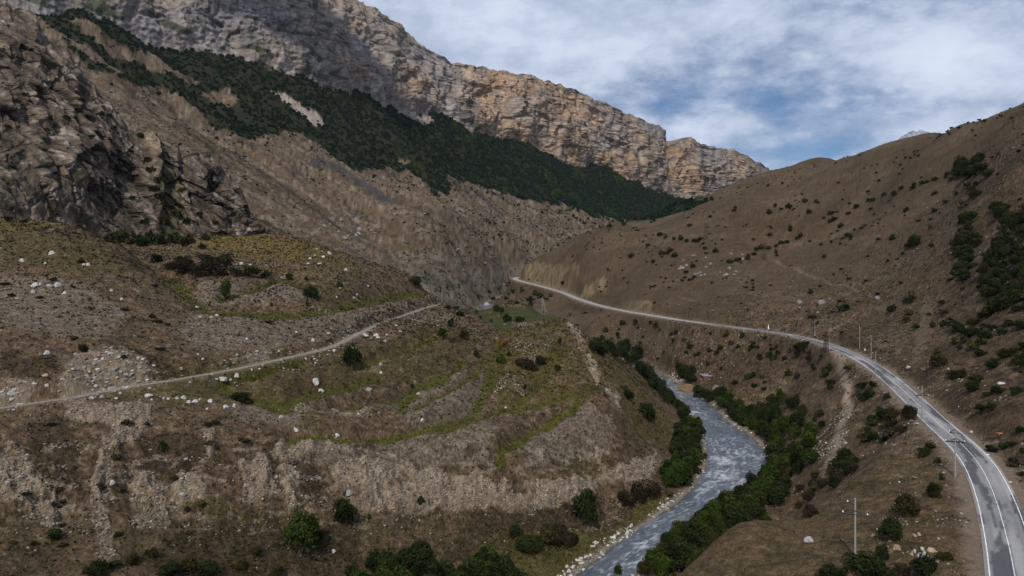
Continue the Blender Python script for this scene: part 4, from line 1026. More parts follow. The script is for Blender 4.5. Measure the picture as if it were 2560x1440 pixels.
def plant_shrubs(limit=290):
    """the largest in view each become a thing of their own; the many small ones are one undergrowth"""
    SHRUBS.sort(key=lambda q: -q[0])
    for ap, pos, w, h, mat, label, group, kind, rnd in SHRUBS[:limit]:
        kind = kind or ('BIG' if w * F / pos[1] > 30 else 'MID')
        i = int(rnd * {'BIG': 5, 'TALL': 5, 'WIDE': 4, 'MID': 6}[kind])
        hz = {'BIG': 1.35, 'TALL': 1.75, 'WIDE': 1.0, 'MID': 1.3}[kind]
        o = place(leaf_mesh(kind, i, mat, 'shrub'), 'shrub', (pos[0], pos[1], pos[2] - 0.05 * h), (w / 2, w / 2 * random.uniform(.85, 1.1), h / hz))
        tag(o, label, 'shrub', group)
    rest = SHRUBS[limit:]
    tone = {M_DARK: (.021, .028, .011), M_GREEN: (.030, .046, .011), M_OLIVE: (.042, .038, .015), M_BROWN: (.036, .03, .019), M_RUST: (.16, .075, .018), M_GREY: (.06, .07, .045)}
    if rest:
        merged('undergrowth', np.array([(q[1][0], q[1][1], q[1][2] - .05 * q[3]) for q in rest]), np.array([(q[2] / 2, q[2] / 2, q[3] / 1.3) for q in rest]), MID,
               np.array([tone[q[4]] for q in rest]) * rng.uniform(.85, 1.15, (len(rest), 1)), M_FOREST, 'small dark bushes scattered over the valley sides')
def shrub(px, py, wp, hp, mat, label, group=None, kind=None):
    p = hit(px, py); k = p[1] / F
    return shrub_at(p, wp * k, hp * k, mat, label, group, kind)

def tube(path, radii, n=6):
    P = np.array(path, float); m = len(P)
    T = np.gradient(P, axis=0); T /= np.linalg.norm(T, axis=1)[:, None]
    ref = np.where(np.abs(T[:, 2:3]) > .9, [[1, 0, 0]], [[0, 0, 1]]); A_ = np.cross(T, ref); A_ /= np.linalg.norm(A_, axis=1)[:, None]; B_ = np.cross(T, A_)
    a = np.linspace(0, 2 * np.pi, n, endpoint=False)
    V_ = P[:, None] + (A_[:, None] * np.cos(a)[None, :, None] + B_[:, None] * np.sin(a)[None, :, None]) * np.array(radii)[:, None, None]
    i = np.arange(m * n).reshape(m, n); j = np.roll(i, -1, 1)
    f = np.stack([i[:-1], j[:-1], j[1:], i[1:]], -1).reshape(-1, 4)
    caps = [i[0][::-1][None], i[-1][None]]
    return V_.reshape(-1, 3), f, caps
class MB:
    """collects tubes and boxes into one mesh"""
    def __init__(s): s.V, s.F, s.n = [], {}, 0
    def add(s, V_, faces):
        s.V.append(np.asarray(V_, float))
        for f in faces:
            f = np.asarray(f); s.F.setdefault(f.shape[1], []).append(f + s.n)
        s.n += len(V_); return s
    def tube(s, path, radii, n=6):
        v, f, c = tube(path, radii, n); return s.add(v, [f] + c)
    def bar(s, a, b, w, h=None):
        """square bar from a to b"""
        h = h or w; return s.tube([a, b], [w * .7071, w * .7071], 4)
    def box(s, c, d, rz=0.0):
        x, y, z = np.array(d) / 2
        v = np.array([[-x, -y, -z], [x, -y, -z], [x, y, -z], [-x, y, -z], [-x, -y, z], [x, -y, z], [x, y, z], [-x, y, z]])
        co, si = math.cos(rz), math.sin(rz)
        v = v @ np.array([[co, si, 0], [-si, co, 0], [0, 0, 1]]) + np.array(c)
        return s.add(v, [np.array([[0, 3, 2, 1], [4, 5, 6, 7], [0, 1, 5, 4], [1, 2, 6, 5], [2, 3, 7, 6], [3, 0, 4, 7]])])
    def lathe(s, prof, c=(0, 0, 0), n=12):
        a = np.linspace(0, 2 * np.pi, n, endpoint=False)
        V_ = np.array([[r * math.cos(t) + c[0], r * math.sin(t) + c[1], z + c[2]] for r, z in prof for t in a])
        i = np.arange(len(prof) * n).reshape(len(prof), n); j = np.roll(i, -1, 1)
        return s.add(V_, [np.stack([i[:-1], j[:-1], j[1:], i[1:]], -1).reshape(-1, 4), i[-1][None], i[0][::-1][None]])
    def mesh(s, name, mat, smooth=False):
        return mesh_np(name, np.vstack(s.V), [np.vstack(v) for v in s.F.values()], mat, None, smooth, link=False)
    def build(s, name, mat, parent=None, smooth=False):
        o = bpy.data.objects.new(name, s.mesh(name, mat, smooth)); COL.objects.link(o)
        if parent: o.parent = parent
        return o
TRUNKS = []
for i in range(4):
    r = random.Random(40 + i); m = MB()
    top = (r.uniform(-.06, .06), r.uniform(-.06, .06), 0.62)
    m.tube([(0, 0, -.05), (r.uniform(-.02, .02), r.uniform(-.02, .02), .2), top], [.045, .034, .018], 7)
    for k in range(6):
        a = r.uniform(0, 6.28); z0 = r.uniform(.16, .45); l_ = r.uniform(.18, .3)
        m.tube([(0, 0, z0), (math.cos(a) * l_ * .6, math.sin(a) * l_ * .6, z0 + l_ * .5), (math.cos(a) * l_, math.sin(a) * l_, z0 + l_ * 1.0)], [.018, .011, .004], 5)
    TRUNKS.append(m.mesh('trunk', M_BARK))
def tree_at(pos, w, h, mat, label, group=None, kind='TALL'):
    r = empty('tree', (pos[0], pos[1], pos[2] - 0.1), random.uniform(0, 6.28))
    tag(r, label, 'tree', group)
    t = place(random.choice(TRUNKS), 'trunk', (0, 0, 0), (h, h, h), 0.0, parent=r)
    hz = {'BIG': 1.35, 'TALL': 1.75}[kind]
    ck = random.randrange(5)
    place(leaf_mesh(kind, ck, mat, 'crown'), 'crown', (0, 0, h * .12), (w / 2, w / 2, h * .88 / hz), 0.0, parent=r)
    return r
def tree(px, py, wp, hp, mat, label, group=None, kind='TALL'):
    p = hit(px, py); k = p[1] / F
    return tree_at(p, wp * k, hp * k, mat, label, group, kind)

def stone_np(seed, sub=1):
    r = np.random.default_rng(seed)
    bm_ = __import__('bmesh').new(); __import__('bmesh').ops.create_icosphere(bm_, subdivisions=sub, radius=1.0)
    V_ = np.array([v.co[:] for v in bm_.verts]); f = np.array([[v.index for v in q.verts] for q in bm_.faces]); bm_.free()
    for k in range(9):                                   # broken flat faces
        n_ = r.normal(size=3); n_ /= np.linalg.norm(n_); d = r.uniform(0.5, 0.85)
        e = V_ @ n_ - d; V_ = V_ - np.clip(e, 0, None)[:, None] * n_
    V_ *= np.array([1, r.uniform(.65, .95), r.uniform(.5, .8)]) * (1 + 0.05 * r.normal(size=(len(V_), 1)))
    V_[:, 2] += 0.25
    return V_, f
STONE = [stone_np(300 + i, 3) for i in range(7)]
CHIP = [stone_np(320 + i, 1) for i in range(8)]
M_ST_PALE = simple_mat('stone_pale', (.36, .35, .33), 0.9, 0.15, 0.3, 1.6, 0.35)
M_ST_GREY = simple_mat('stone_grey', (.20, .19, .18), 0.9, 0.15, 0.35, 1.6, 0.35)
M_ST_TAN = simple_mat('stone_tan', (.30, .225, .15), 0.9, 0.15, 0.35, 1.4, 0.35)
M_ST_BROWN = simple_mat('stone_brown', (.16, .105, .06), 0.9, 0.15, 0.35, 1.4, 0.35)
_sm = {}
def boulder(px, py, wp, mat, label, group=None, hk=0.8, tall=1.0):
    p = hit(px, py); w = wp * p[1] / F / 2 * 1.08
    i = random.randrange(7); key = (i, mat.name)
    if key not in _sm: _sm[key] = mesh_np('boulder', STONE[i][0], [STONE[i][1]], mat, None, False, link=False)
    o = place(_sm[key], 'boulder', (p[0], p[1] + w * .3, p[2] - w * .10), (w, w * random.uniform(.8, 1.1), w * random.uniform(.9, 1.2) * tall), rx=random.uniform(-.15, .15), ry=random.uniform(-.2, .2))
    return tag(o, label, 'boulder', group)

def stuff_mat(name, rough=0.95, trans=0.0, var=0.0, scale=3.0):
    m = bpy.data.materials.new(name); m.use_nodes = True
    tt = m.node_tree; tt.nodes.clear(); N = NT(tt)
    at = N.n('ShaderNodeAttribute', attribute_name='tint', attribute_type='INSTANCER'); ac = N.n('ShaderNodeAttribute', attribute_name='Col')
    c = N.mix(1.0, at.outputs['Color'], ac.outputs['Color'], 'MULTIPLY')
    d = N.n('ShaderNodeBsdfDiffuse', ins={0: c, 1: 0.5})
    s_ = d.outputs[0]
    if trans:
        tr = N.n('ShaderNodeBsdfTranslucent', ins={0: c}); s_ = N.n('ShaderNodeMixShader', ins={0: trans, 1: s_, 2: tr.outputs[0]}).outputs[0]
    N.n('ShaderNodeOutputMaterial', ins={0: s_})
    return m
_pc = {}
def proto_obj(nm, pr, mat):
    """a piece that only the scattering nodes use; it is not in the scene itself"""
    key = (id(pr[0]), mat.name)
    if key not in _pc:
        c = pr[2] if len(pr) > 2 else np.random.default_rng(len(_pc)).uniform(.85, 1.15, (len(pr[0]), 1)) * np.ones((1, 3))
        _pc[key] = bpy.data.objects.new(nm + '_piece', mesh_np(nm + '_piece', pr[0], [pr[1]], mat, c, False, link=False))
    return _pc[key]
def merged(name, pos, scl, protos, colors, mat, label=None, kind='stuff'):
    """many small pieces nobody could count: one object, its pieces set out by geometry nodes"""
    n = len(pos); r = np.random.default_rng(n)
    me = bpy.data.meshes.new(name); me.vertices.add(n); me.vertices.foreach_set('co', np.asarray(pos, np.float32).ravel())
    sc3 = np.repeat(np.asarray(scl)[:, None], 3, 1) if np.ndim(scl) == 1 else np.asarray(scl)
    me.attributes.new('scl', 'FLOAT_VECTOR', 'POINT').data.foreach_set('vector', sc3.astype(np.float32).ravel())
    rt = np.zeros((n, 3), np.float32); rt[:, 2] = r.uniform(0, 6.283, n); rt[:, :2] = r.uniform(-.12, .12, (n, 2))
    me.attributes.new('rot', 'FLOAT_VECTOR', 'POINT').data.foreach_set('vector', rt.ravel())
    me.attributes.new('pick', 'INT', 'POINT').data.foreach_set('value', r.integers(0, len(protos), n).astype(np.int32))
    c4 = np.ones((n, 4), np.float32); c4[:, :3] = np.clip(colors, 0, 1)
    me.attributes.new('tint', 'FLOAT_COLOR', 'POINT').data.foreach_set('color', c4.ravel())
    me.materials.append(mat)
    o = bpy.data.objects.new(name, me); COL.objects.link(o)
    g_ = bpy.data.node_groups.new(name + '_nodes', 'GeometryNodeTree')
    g_.interface.new_socket('Geometry', in_out='INPUT', socket_type='NodeSocketGeometry'); g_.interface.new_socket('Geometry', in_out='OUTPUT', socket_type='NodeSocketGeometry')
    gi, go = g_.nodes.new('NodeGroupInput'), g_.nodes.new('NodeGroupOutput'); ln = g_.links.new
    def attr(nm, ty):
        a_ = g_.nodes.new('GeometryNodeInputNamedAttribute'); a_.data_type = ty; a_.inputs[0].default_value = nm
        return [q for q in a_.outputs if q.enabled][0]
    jn = g_.nodes.new('GeometryNodeJoinGeometry')
    for pr in protos:
        oi = g_.nodes.new('GeometryNodeObjectInfo'); oi.inputs['Object'].default_value = proto_obj(name, pr, mat); oi.inputs['As Instance'].default_value = False
        gt = g_.nodes.new('GeometryNodeGeometryToInstance'); ln(oi.outputs['Geometry'], gt.inputs[0]); ln(gt.outputs[0], jn.inputs[0])
    ip = g_.nodes.new('GeometryNodeInstanceOnPoints'); ip.inputs['Pick Instance'].default_value = True
    er = g_.nodes.new('FunctionNodeEulerToRotation'); ln(attr('rot', 'FLOAT_VECTOR'), er.inputs[0])
    ln(gi.outputs[0], ip.inputs['Points']); ln(jn.outputs[0], ip.inputs['Instance']); ln(attr('pick', 'INT'), ip.inputs['Instance Index']); ln(er.outputs[0], ip.inputs['Rotation']); ln(attr('scl', 'FLOAT_VECTOR'), ip.inputs['Scale'])
    ln(ip.outputs[0], go.inputs[0])
    md = o.modifiers.new('scatter', 'NODES'); md.node_group = g_
    return tag(o, label, kind=kind)
M_FOREST = stuff_mat('forest_leaf', trans=.15)
M_STONES = stuff_mat('loose_stone')
def scatter_px(poly, n, noise=None):
    P = np.array(poly, float); out = []
    lo, hi = P.min(0), P.max(0)
    while len(out) < n:
        c = rng.uniform(lo, hi, (n * 2, 2)); c = c[pip(c[:, 0], c[:, 1], poly)]
        out += [tuple(q) for q in c]
    return [hit(*q) for q in out[:n]]
def in_verts(mask, n):
    """random ground points, evenly over the surface where mask > 0"""
    area = (D2 / F * np.gradient(PX)[None]) * np.gradient(DS)[:, None]
    w = (area * mask).ravel().astype(np.float64); w /= w.sum()
    i = rng.choice(w.size, n, p=w)
    px = PX[i % NC] + rng.uniform(-.5, .5, n) * np.gradient(PX)[i % NC]; d = DS[i // NC] + rng.uniform(-.5, .5, n) * np.gradient(DS)[i // NC]
    d = np.clip(d, DS[0], DS[-1]); x = (px - CX) / F * d
    return np.stack([x, d, ground(x, d)], 1)

# ------------------------------------------------------------------ the forest under the cliff, far scrub, stones, grass tufts
mforest = sst(mf + .5 * fbm(X / 40, Y / 40, 4, 170, .6), .25, .75) + .05 * sst(zone_soft([[(x, y + 28) for x, y in FOREST_LOW] + FOREST_TOP], 800, 3600, 40), .2, .8) * (1 - mf)
tp = in_verts(mforest, 85000)
pn_ = fbm(tp[:, 0] / 90, tp[:, 1] / 120, 3, 171); pm_ = fbm(tp[:, 0] / 25, tp[:, 1] / 25, 2, 172)
fc = lerp(np.broadcast_to(C(.011, .024, .015), tp.shape), C(.020, .036, .016), np.clip(rng.uniform(-.2, 1, len(tp)), 0, 1))
fc = lerp(fc, C(.055, .078, .016), sst(pn_ + .5 * pm_, 0.36, 0.58) * rng.uniform(0.2, 1, len(tp)))
fc = lerp(fc, C(.024, .026, .013), sst(-pn_ - .4 * pm_, 0.45, 0.7) * 0.7)
hs = rng.uniform(2.0, 4.6, len(tp)) * np.clip(tp[:, 1] / 1500, .85, 1.4)
merged('forest', tp - np.array([0, 0, .8]), np.stack([hs, hs, hs * rng.uniform(1.0, 1.7, len(tp))], 1), TINY, fc, M_FOREST, 'dark green mixed forest along the foot of the cliff')
# edge of the wood thinning into the brown slope, and bushes dotted over it
msl = flank * (1 - mf) * (D2 > 640) * (D2 < 2600) * sst(fbm(X / 60 + Y / 200, Y / 90, 3, 175), 0.0, 0.45)
tp = in_verts((msl + .9 * gw) * np.clip(1.2 - D2 / 2600, .1, 1), 7500)
hs = (0.5 + 1.7 * rng.uniform(0, 1, len(tp)) ** 2.5) * np.clip(tp[:, 1] / 900, .8, 1.5)
merged('scrub', tp - np.array([0, 0, .15]), hs, TINY, lerp(np.broadcast_to(C(.020, .023, .012), tp.shape), C(.04, .034, .02), rng.uniform(0, 1, len(tp))), M_FOREST, 'low dark bushes dotted over the far brown slope')
# right hill, the smaller bushes
mr = rh * (D2 > 230) * (droad > 8) * sst(fbm(X / 40, Y / 60, 3, 176) + .25 * lev, -0.1, 0.5)
tp = in_verts(mr * (D2 < 950), 3200)
hs = 0.4 + 1.5 * rng.uniform(0, 1, len(tp)) ** 2.2
merged('hillside_scrub', tp - np.array([0, 0, .1]), hs, TINY, lerp(np.broadcast_to(C(.018, .021, .010), tp.shape), C(.036, .029, .017), rng.uniform(0, 1, len(tp))), M_FOREST, 'small dark bushes dotted over the right hill')

def stones(name, pts, smin, smax, cols, label, power=2.5):
    pts = np.array(pts); n = len(pts)
    s = smin + (smax - smin) * rng.uniform(0, 1, n) ** power
    c = np.array(cols)[rng.integers(0, len(cols), n)] * rng.uniform(.7, 1.25, (n, 1))
    return merged(name, pts - np.array([0, 0, .02]), s, CHIP, c, M_STONES, label)
PALE = [(.30, .285, .26), (.24, .225, .20), (.36, .35, .33), (.18, .16, .135), (.24, .20, .15)]
DUSTY = [(.22, .195, .165), (.17, .15, .125), (.28, .25, .21), (.13, .115, .10)]
stones('scree', in_verts(mst * sst(n2 + .4 * n3, -.6, .3), 4200), .10, .85, PALE, 'loose pale stones of the cut bank above the dirt track', 2.2)
stones('rubble', in_verts(np.clip(ms + .5 * bank * sst(n2, 0, .5), 0, 1) * (PY0 < 1440) * (Y < 290), 15000), .05, .46, DUSTY + DUSTY + PALE[3:], 'stones weathering out of the eroded bank', 3)
tk = sst(9 - dtrack, 0, 6) * (dtrack > 1.7) * (D2 > 120) * (D2 < 450)
stones('track_stones', in_verts(tk * sst(n2, -.1, .5), 1500), .08, .6, PALE, 'pale stones lying along the dirt track', 3)
stones('hill_stones', in_verts(left_hill * (1 - meadow) * (PY0 < 1500) * (P2 > -120) * sst(n5 + n1, -0.1, .7), 3600), .05, .38, PALE + DUSTY, 'small stones scattered over the terraced left hill', 3.2)
wallm = band([(620, 663), (700, 660), (770, 668), (830, 678)], 5, 300, 430, 2) + band([(1300, 850), (1330, 880), (1310, 905)], 14, 220, 380, 1) + band([(1370, 850), (1345, 880)], 14, 220, 380, 1) + band([(1265, 935), (1300, 955)], 15, 220, 380, 1.) \
    + band([(1235, 1000), (1250, 965), (1262, 945)], 8, 200, 330, 1) + band([(1270, 808), (1330, 812)], 9, 300, 420, 1.5) + band([(1050, 800), (1110, 800)], 24, 260, 400, 1.5) + band([(690, 905), (730, 920)], 14, 180, 280, 1) + band([(790, 890), (830, 880)], 16, 190, 300, 1) + band([(790, 755), (820, 760)], 9, 240, 360, 1)
stones('stone_heaps', in_verts(np.clip(wallm, 0, 1) * (1 - meadow * .7), 2600), .10, .5, PALE + DUSTY[:2], 'cleared field stones heaped along the old terraces', 2.5)
shore = (~rin) * (dbank < 3.6) * (wl > 0) * (D2 < 460) * sst(fbm(X / 9, Y / 9, 2, 180) + .9 * sst(P2, 1600, 1500) * sst(D2, 260, 210), -.1, .4)
stones('shore_stones', in_verts(shore, 1900), .10, .75, [(.46, .45, .43), (.36, .35, .34), (.40, .34, .29), (.25, .24, .23)], 'washed white stones along the river banks', 2.4)
og = (flank * (D2 < 1700) * (D2 > 560) * sst(rockn + .5 * n1 + .6 * gs, .25, .8))
op = in_verts(og * (1 - mf), 5200); stones('outcrop_rocks', op, .5, 3.4, [(.12, .105, .09), (.165, .145, .125), (.085, .072, .062), (.20, .175, .145)], 'broken grey brown rock showing through the far slope and the gorge', 2.6)
rr = (droad > 4.5) * sst(26 - droad, 0, 18) * (D2 < 300) * (P2 > 1650)
stones('roadside_stones', in_verts(rr * sst(n5 + n2, -.1, .6), 2200), .05, .38, PALE[:4] + DUSTY[:2], 'gravel and stones beside the asphalt road', 3)
rs = rh * (D2 > 200) * (D2 < 560) * sst(n2 + n1, 0, .6)
stones('slope_stones', in_verts(rs + 2.0 * sst(YZ * 0 + PY0, 800, 830) * (D2 > 400) * (D2 < 560) * (P2 < 1950) * rh, 6500), .10, .8, DUSTY + PALE[:1], 'stones littering the slopes above and below the road', 3)
gx_ = (zone([(2050, 1080), (2110, 1010), (2130, 1040), (2110, 1120), (2060, 1200), (2020, 1190), (2030, 1120)], 190, 280) + zone([(1480, 800), (1850, 830), (1900, 880), (1780, 930), (1640, 900), (1500, 860)], 430, 600) * .25)
stones('bank_stones', in_verts(gx_ * sst(n2 + .5 * n5, -.2, .4), 1300), .10, .6, PALE, 'pale stones spilled below the road and beside the trail', 2.6)

def tuft_np(seed, n=7):
    r = np.random.default_rng(seed); V_, f = [], []
    for k in range(n):
        a = r.uniform(0, 6.28); t = r.uniform(.3, 1.0); rad = r.uniform(.1, .6)
        b0 = np.array([math.cos(a) * rad * .5, math.sin(a) * rad * .5, 0]); tipp = np.array([math.cos(a) * rad * 1.5, math.sin(a) * rad * 1.5, t])
        sd = np.array([-math.sin(a), math.cos(a), 0]) * r.uniform(.18, .4)
        i = len(V_); V_ += [b0 - sd, b0 + sd, tipp + sd * .5, tipp - sd * .5]; f.append([i, i + 1, i + 2, i + 3])
    return np.array(V_), np.array(f)
TUFT = [tuft_np(400 + i) for i in range(6)]
tm = left_hill * (1 - meadow) * (1 - np.clip(mst + ms * .8, 0, 1)) * (dtrack > 1.8) * (kb < .2) * (P2 > -200) * (0.25 + sst(n2 + .5 * n3 - .3 * n1, -.1, .5) + 0.8 * sst(PY0, 1150, 1350))
tm = tm * (1 + 2.5 * mdk)
tp = in_verts(tm, 34000)
tcol = np.array([(.060, .046, .028), (.046, .040, .020), (.095, .075, .048), (.052, .052, .020), (.038, .030, .020)])[rng.integers(0, 5, len(tp))]
hs = rng.uniform(.18, .62, len(tp)) * np.clip(tp[:, 1] / 190, .8, 1.6)
merged('dry_grass', tp - np.array([0, 0, .03]), hs, TUFT, tcol * rng.uniform(.7, 1.2, (len(tp), 1)), M_FOREST, 'dry grass and low thorn tufts on the left hill')
tm = (1 - left_hill) * (1 - flank) * (droad > 4.6) * (~rin) * (D2 < 520) * (P2 > 1440) * (0.2 + sst(n2 + .4 * n3, -.1, .5)) * (kb < .2)
tp = in_verts(tm, 22000)
tcol = np.array([(.056, .043, .026), (.046, .040, .020), (.085, .066, .042), (.050, .048, .020)])[rng.integers(0, 4, len(tp))]
hs = rng.uniform(.15, .5, len(tp)) * np.clip(tp[:, 1] / 200, .7, 1.7)
merged('hillside_grass', tp - np.array([0, 0, .03]), hs, TUFT, tcol * rng.uniform(.7, 1.2, (len(tp), 1)), M_FOREST, 'dry tufts of grass beside the road and over the right slope')

# ------------------------------------------------------------------ trees and shrubs, one by one
G_UP = 'shrubs on the upper left terraces'
tree(563, 750, 40, 54, M_GREEN, 'slender bright green tree alone on the upper left terrace')
tree(880, 922, 54, 64, M_DARK, 'dense dark tree just below the bend of the dirt track', None, 'BIG')
tree(752, 1388, 104, 112, M_GREEN, 'bushy bright green tree at the foot of the eroded bank', None, 'BIG')
shrub(790, 1352, 50, 40, M_GREEN, 'low green bush leaning out beside the bright bushy tree')
shrub(862, 1302, 62, 66, M_DARK, 'dark round bush against the pale eroded bank')
shrub(1464, 1312, 84, 100, M_DARK, 'tall dark bush standing below the right end of the eroded bank', None, 'TALL')
for a in ((1565, 1262, 50, 44), (1600, 1258, 56, 62), (1635, 1245, 44, 46)): shrub(*a, M_BROWN, 'brownish thorn bush on the slope above the river bend', 'thorn bushes above the river bend')
shrub(778, 746, 44, 36, M_DARK, 'dark round bush beside the grey stone heap on the upper terrace')
for a in ((430, 672, 50, 24), (460, 685, 60, 34), (500, 692, 64, 40), (540, 690, 60, 42), (470, 665, 40, 26), (520, 668, 64, 38), (565, 662, 50, 34), (590, 690, 40, 24), (450, 655, 30, 16)):
    shrub(*a, M_BROWN, 'brownish thicket shrub behind the upper left terrace', 'thicket behind the upper left terrace', 'WIDE')
for a in ((628, 692, 44, 32, M_DARK, 'dark shrub in front of the white stone row'), (664, 694, 30, 22, M_DARK, 'dark shrub at the right end of the terrace thicket'), (722, 700, 24, 22, M_GREEN, 'small green bush behind the large pale boulder'),
          (766, 701, 12, 14, M_DARK, 'tiny dark bush right of the pale boulder'), (849, 716, 18, 22, M_GREEN, 'small green sapling near the crest'), (768, 767, 10, 16, M_DARK, 'narrow dark bush by the stone heap'),
          (679, 765, 10, 10, M_DARK, 'small dark bush on the green terrace edge'), (672, 808, 26, 9, M_BROWN, 'flat brown bush on the dry slope above the track'), (1038, 714, 40, 26, M_DARK, 'dark round bush on the skyline left of the thin pole'),
          (203, 657, 22, 14, M_DARK, 'dark low bush beside two pale boulders'), (210, 880, 30, 22, M_DARK, 'dark bush on top of the stony cut bank'), (600, 1003, 62, 26, M_DARK, 'dark flat bush right below the dirt track'),
          (404, 1128, 26, 30, M_DARK, 'dark green bush on the eroded gully side'), (1050, 1258, 22, 22, M_GREEN, 'small green bush on the stony bank'), (922, 1297, 15, 12, M_GREEN, 'tiny green bush under the stony bank'),
          (1108, 847, 30, 32, M_GREEN, 'green bush below the end of the dirt track'), (1160, 848, 32, 30, M_OLIVE, 'olive bush beside the green bush below the track end'), (1128, 818, 20, 26, M_DARK, 'dark bush among white boulders under the track end'),
          (1191, 893, 16, 22, M_BROWN, 'small dark brown bush on the middle terrace'), (1250, 908, 28, 28, M_GREEN, 'light green bush below the rust coloured bush'), (1272, 890, 14, 14, M_DARK, 'small dark bush beside the light green bush'),
          (1257, 868, 24, 22, M_RUST, 'rust orange bush among white stones on the terrace'), (1395, 926, 20, 18, M_DARK, 'dark bush below the stony terrace'), (1313, 975, 12, 18, M_BROWN, 'thin brown bush on the lower terrace'),
          (1399, 858, 12, 16, M_BROWN, 'thin bush near the top edge of the promontory'), (1030, 970, 12, 12, M_DARK, 'tiny dark bush on the grassy terrace strip'), (1120, 772, 22, 10, M_DARK, 'low dark hedge bush behind the track end'), (1140, 774, 20, 10, M_DARK, 'low dark bush at the left edge of the green meadow'),
          (1243, 779, 22, 20, M_DARK, 'dark bush at the back of the green meadow'), (1255, 786, 12, 22, M_DARK, 'narrow dark bush in front of the meadow back bushes'), (1190, 785, 14, 14, M_GREEN, 'small green bush at the left of the meadow'),
          (1268, 803, 24, 22, M_DARK, 'round dark bush on the near side of the meadow'), (1294, 805, 20, 18, M_DARK, 'dark bush right of the round meadow bush'), (1305, 803, 14, 12, M_OLIVE, 'olive bush at the right of the meadow bushes'),
          (1201, 798, 8, 12, M_DARK, 'tiny bush at the left meadow edge'), (1228, 805, 8, 8, M_DARK, 'tiny bush at the near meadow edge')):
    shrub(*a)
for a in ((1305, 915, 34, 26), (1325, 925, 40, 34), (1350, 912, 34, 26)): shrub(*a, M_BROWN, 'dark thicket bush in the middle of the terraced promontory', 'thicket on the promontory', 'WIDE')
for k in range(16):
    shrub(276 + k * 13 + random.uniform(-4, 4), 612 + random.uniform(-6, 4) - (6 if k < 4 else 0), random.uniform(20, 34), random.uniform(22, 40), random.choice([M_DARK, M_OLIVE, M_DARK]), 'tall dark shrub in the hedge at the foot of the crag', 'hedge at the foot of the crag', 'BIG')
for a in ((505, 622, 18, 16), (515, 600, 22, 18), (124, 552, 16, 12), (20, 552, 22, 16), (60, 556, 20, 9)): shrub(*a, M_DARK, 'small dark bush at the base of the crag', 'bushes at the base of the crag')
for k in range(30):
    px = 890 + 400 * (k / 29) + random.uniform(-14, 14); py = random.uniform(1395, 1500)
    shrub(px, py, random.uniform(56, 86), random.uniform(40, 62), random.choice([M_DARK, M_GREEN, M_DARK]), 'leafy bush in the thicket below the eroded bank', 'thicket below the eroded bank', 'BIG')
for k in range(11):
    shrub(1295 + 13 * k + random.uniform(-8, 8), random.uniform(1330, 1388), random.uniform(40, 60), random.uniform(26, 42), random.choice([M_OLIVE, M_DARK, M_BROWN]), 'olive bush on the low ground beside the stony shore', 'bushes beside the stony shore', 'BIG')
for a in ((238, 1440, 60, 42), (330, 1410, 40, 30), (288, 1420, 30, 24), (378, 1392, 30, 28), (420, 1440, 70, 34), (470, 1425, 50, 34), (520, 1440, 60, 40), (600, 1425, 40, 26), (690, 1440, 40, 30), (640, 1385, 36, 20), (140, 1345, 44, 26)):
    shrub(*a, random.choice([M_DARK, M_OLIVE]), 'dark low bush on the bottom left slope', 'bushes on the bottom left slope')
for k in range(26):
    shrub(random.uniform(10, 640), random.uniform(1060, 1400), random.uniform(16, 34), random.uniform(8, 15), random.choice([M_BROWN, M_OLIVE, M_BROWN]), 'brown thorn scrub on the eroded left slope', 'thorn scrub on the eroded left slope', 'MID')
for k in range(14):
    shrub(random.uniform(-10, 420), random.uniform(690, 900), random.uniform(14, 30), random.uniform(6, 12), M_BROWN, 'brown thorn scrub above the dirt track', 'thorn scrub above the dirt track', 'MID')

# along the river: trees stand on real banks, set back from the water
def bank_trees(side, i0, i1, step, off, hh, mats, label, group):
    ln = (bl if side < 0 else br)
    L_ = np.concatenate([[0], np.cumsum(np.hypot(np.diff(ln[:, 0]), np.diff(ln[:, 1])))])
    tx, ty = np.gradient(ln[:, 0]), np.gradient(ln[:, 1]); l_ = np.hypot(tx, ty); nx, ny = ty / l_ * side, -tx / l_ * side
    s_ = L_[i0]
    while s_ < L_[i1]:
        x0, y0 = np.interp(s_, L_, ln[:, 0]), np.interp(s_, L_, ln[:, 1]); o_ = random.uniform(*off)
        x = x0 + np.interp(s_, L_, nx) * o_; y = y0 + np.interp(s_, L_, ny) * o_
        h = random.uniform(*hh); z = float(ground(x, y))
        px_ = CX + F * x / y
        if z > HC - 62 or (1684 < px_ < 1742 and 370 < y < 414) or (1738 < px_ < 1805 and 378 < y < 420): s_ += step * .6; continue
        mt = random.choice(mats); kd = random.choice(['TALL', 'BIG', 'BIG'])
        tree_at((x, y, z), h * random.uniform(.75, 1.25), h, mt, ('tall ' if kd == 'TALL' else 'round ') + label % ({M_DARK: 'dark', M_GREEN: 'bright', M_OLIVE: 'olive'}[mt]), group, kd)
        s_ += step * random.uniform(.7, 1.3)
def idx_at(ln, d): return int(np.argmin(np.abs(ln[:, 1] - d)))
iL = lambda d: idx_at(bl[:110], d)
iR = lambda d: idx_at(br[:110], d)
bank_trees(-1, iL(228), iL(300), 3.6, (4.0, 6.5), (5, 8), [M_GREEN, M_DARK, M_GREEN], '%s green tree at the water edge of the left bank bend', 'trees on the left bank of the bend')
bank_trees(-1, iL(238), iL(300), 5.5, (7.5, 11), (4.5, 7), [M_DARK, M_GREEN], '%s green tree in the second row of the left bank of the bend', 'trees on the left bank of the bend')
bank_trees(-1, iL(305), iL(470), 6, (5.5, 9), (4, 6.5), [M_DARK], '%s tree at the water edge of the left bank upstream of the bend', 'dark trees on the upstream left bank')
bank_trees(-1, iL(340), iL(500), 8, (9, 14), (4.5, 7), [M_DARK], '%s tree in the second row of the left bank upstream of the bend', 'dark trees on the upstream left bank')
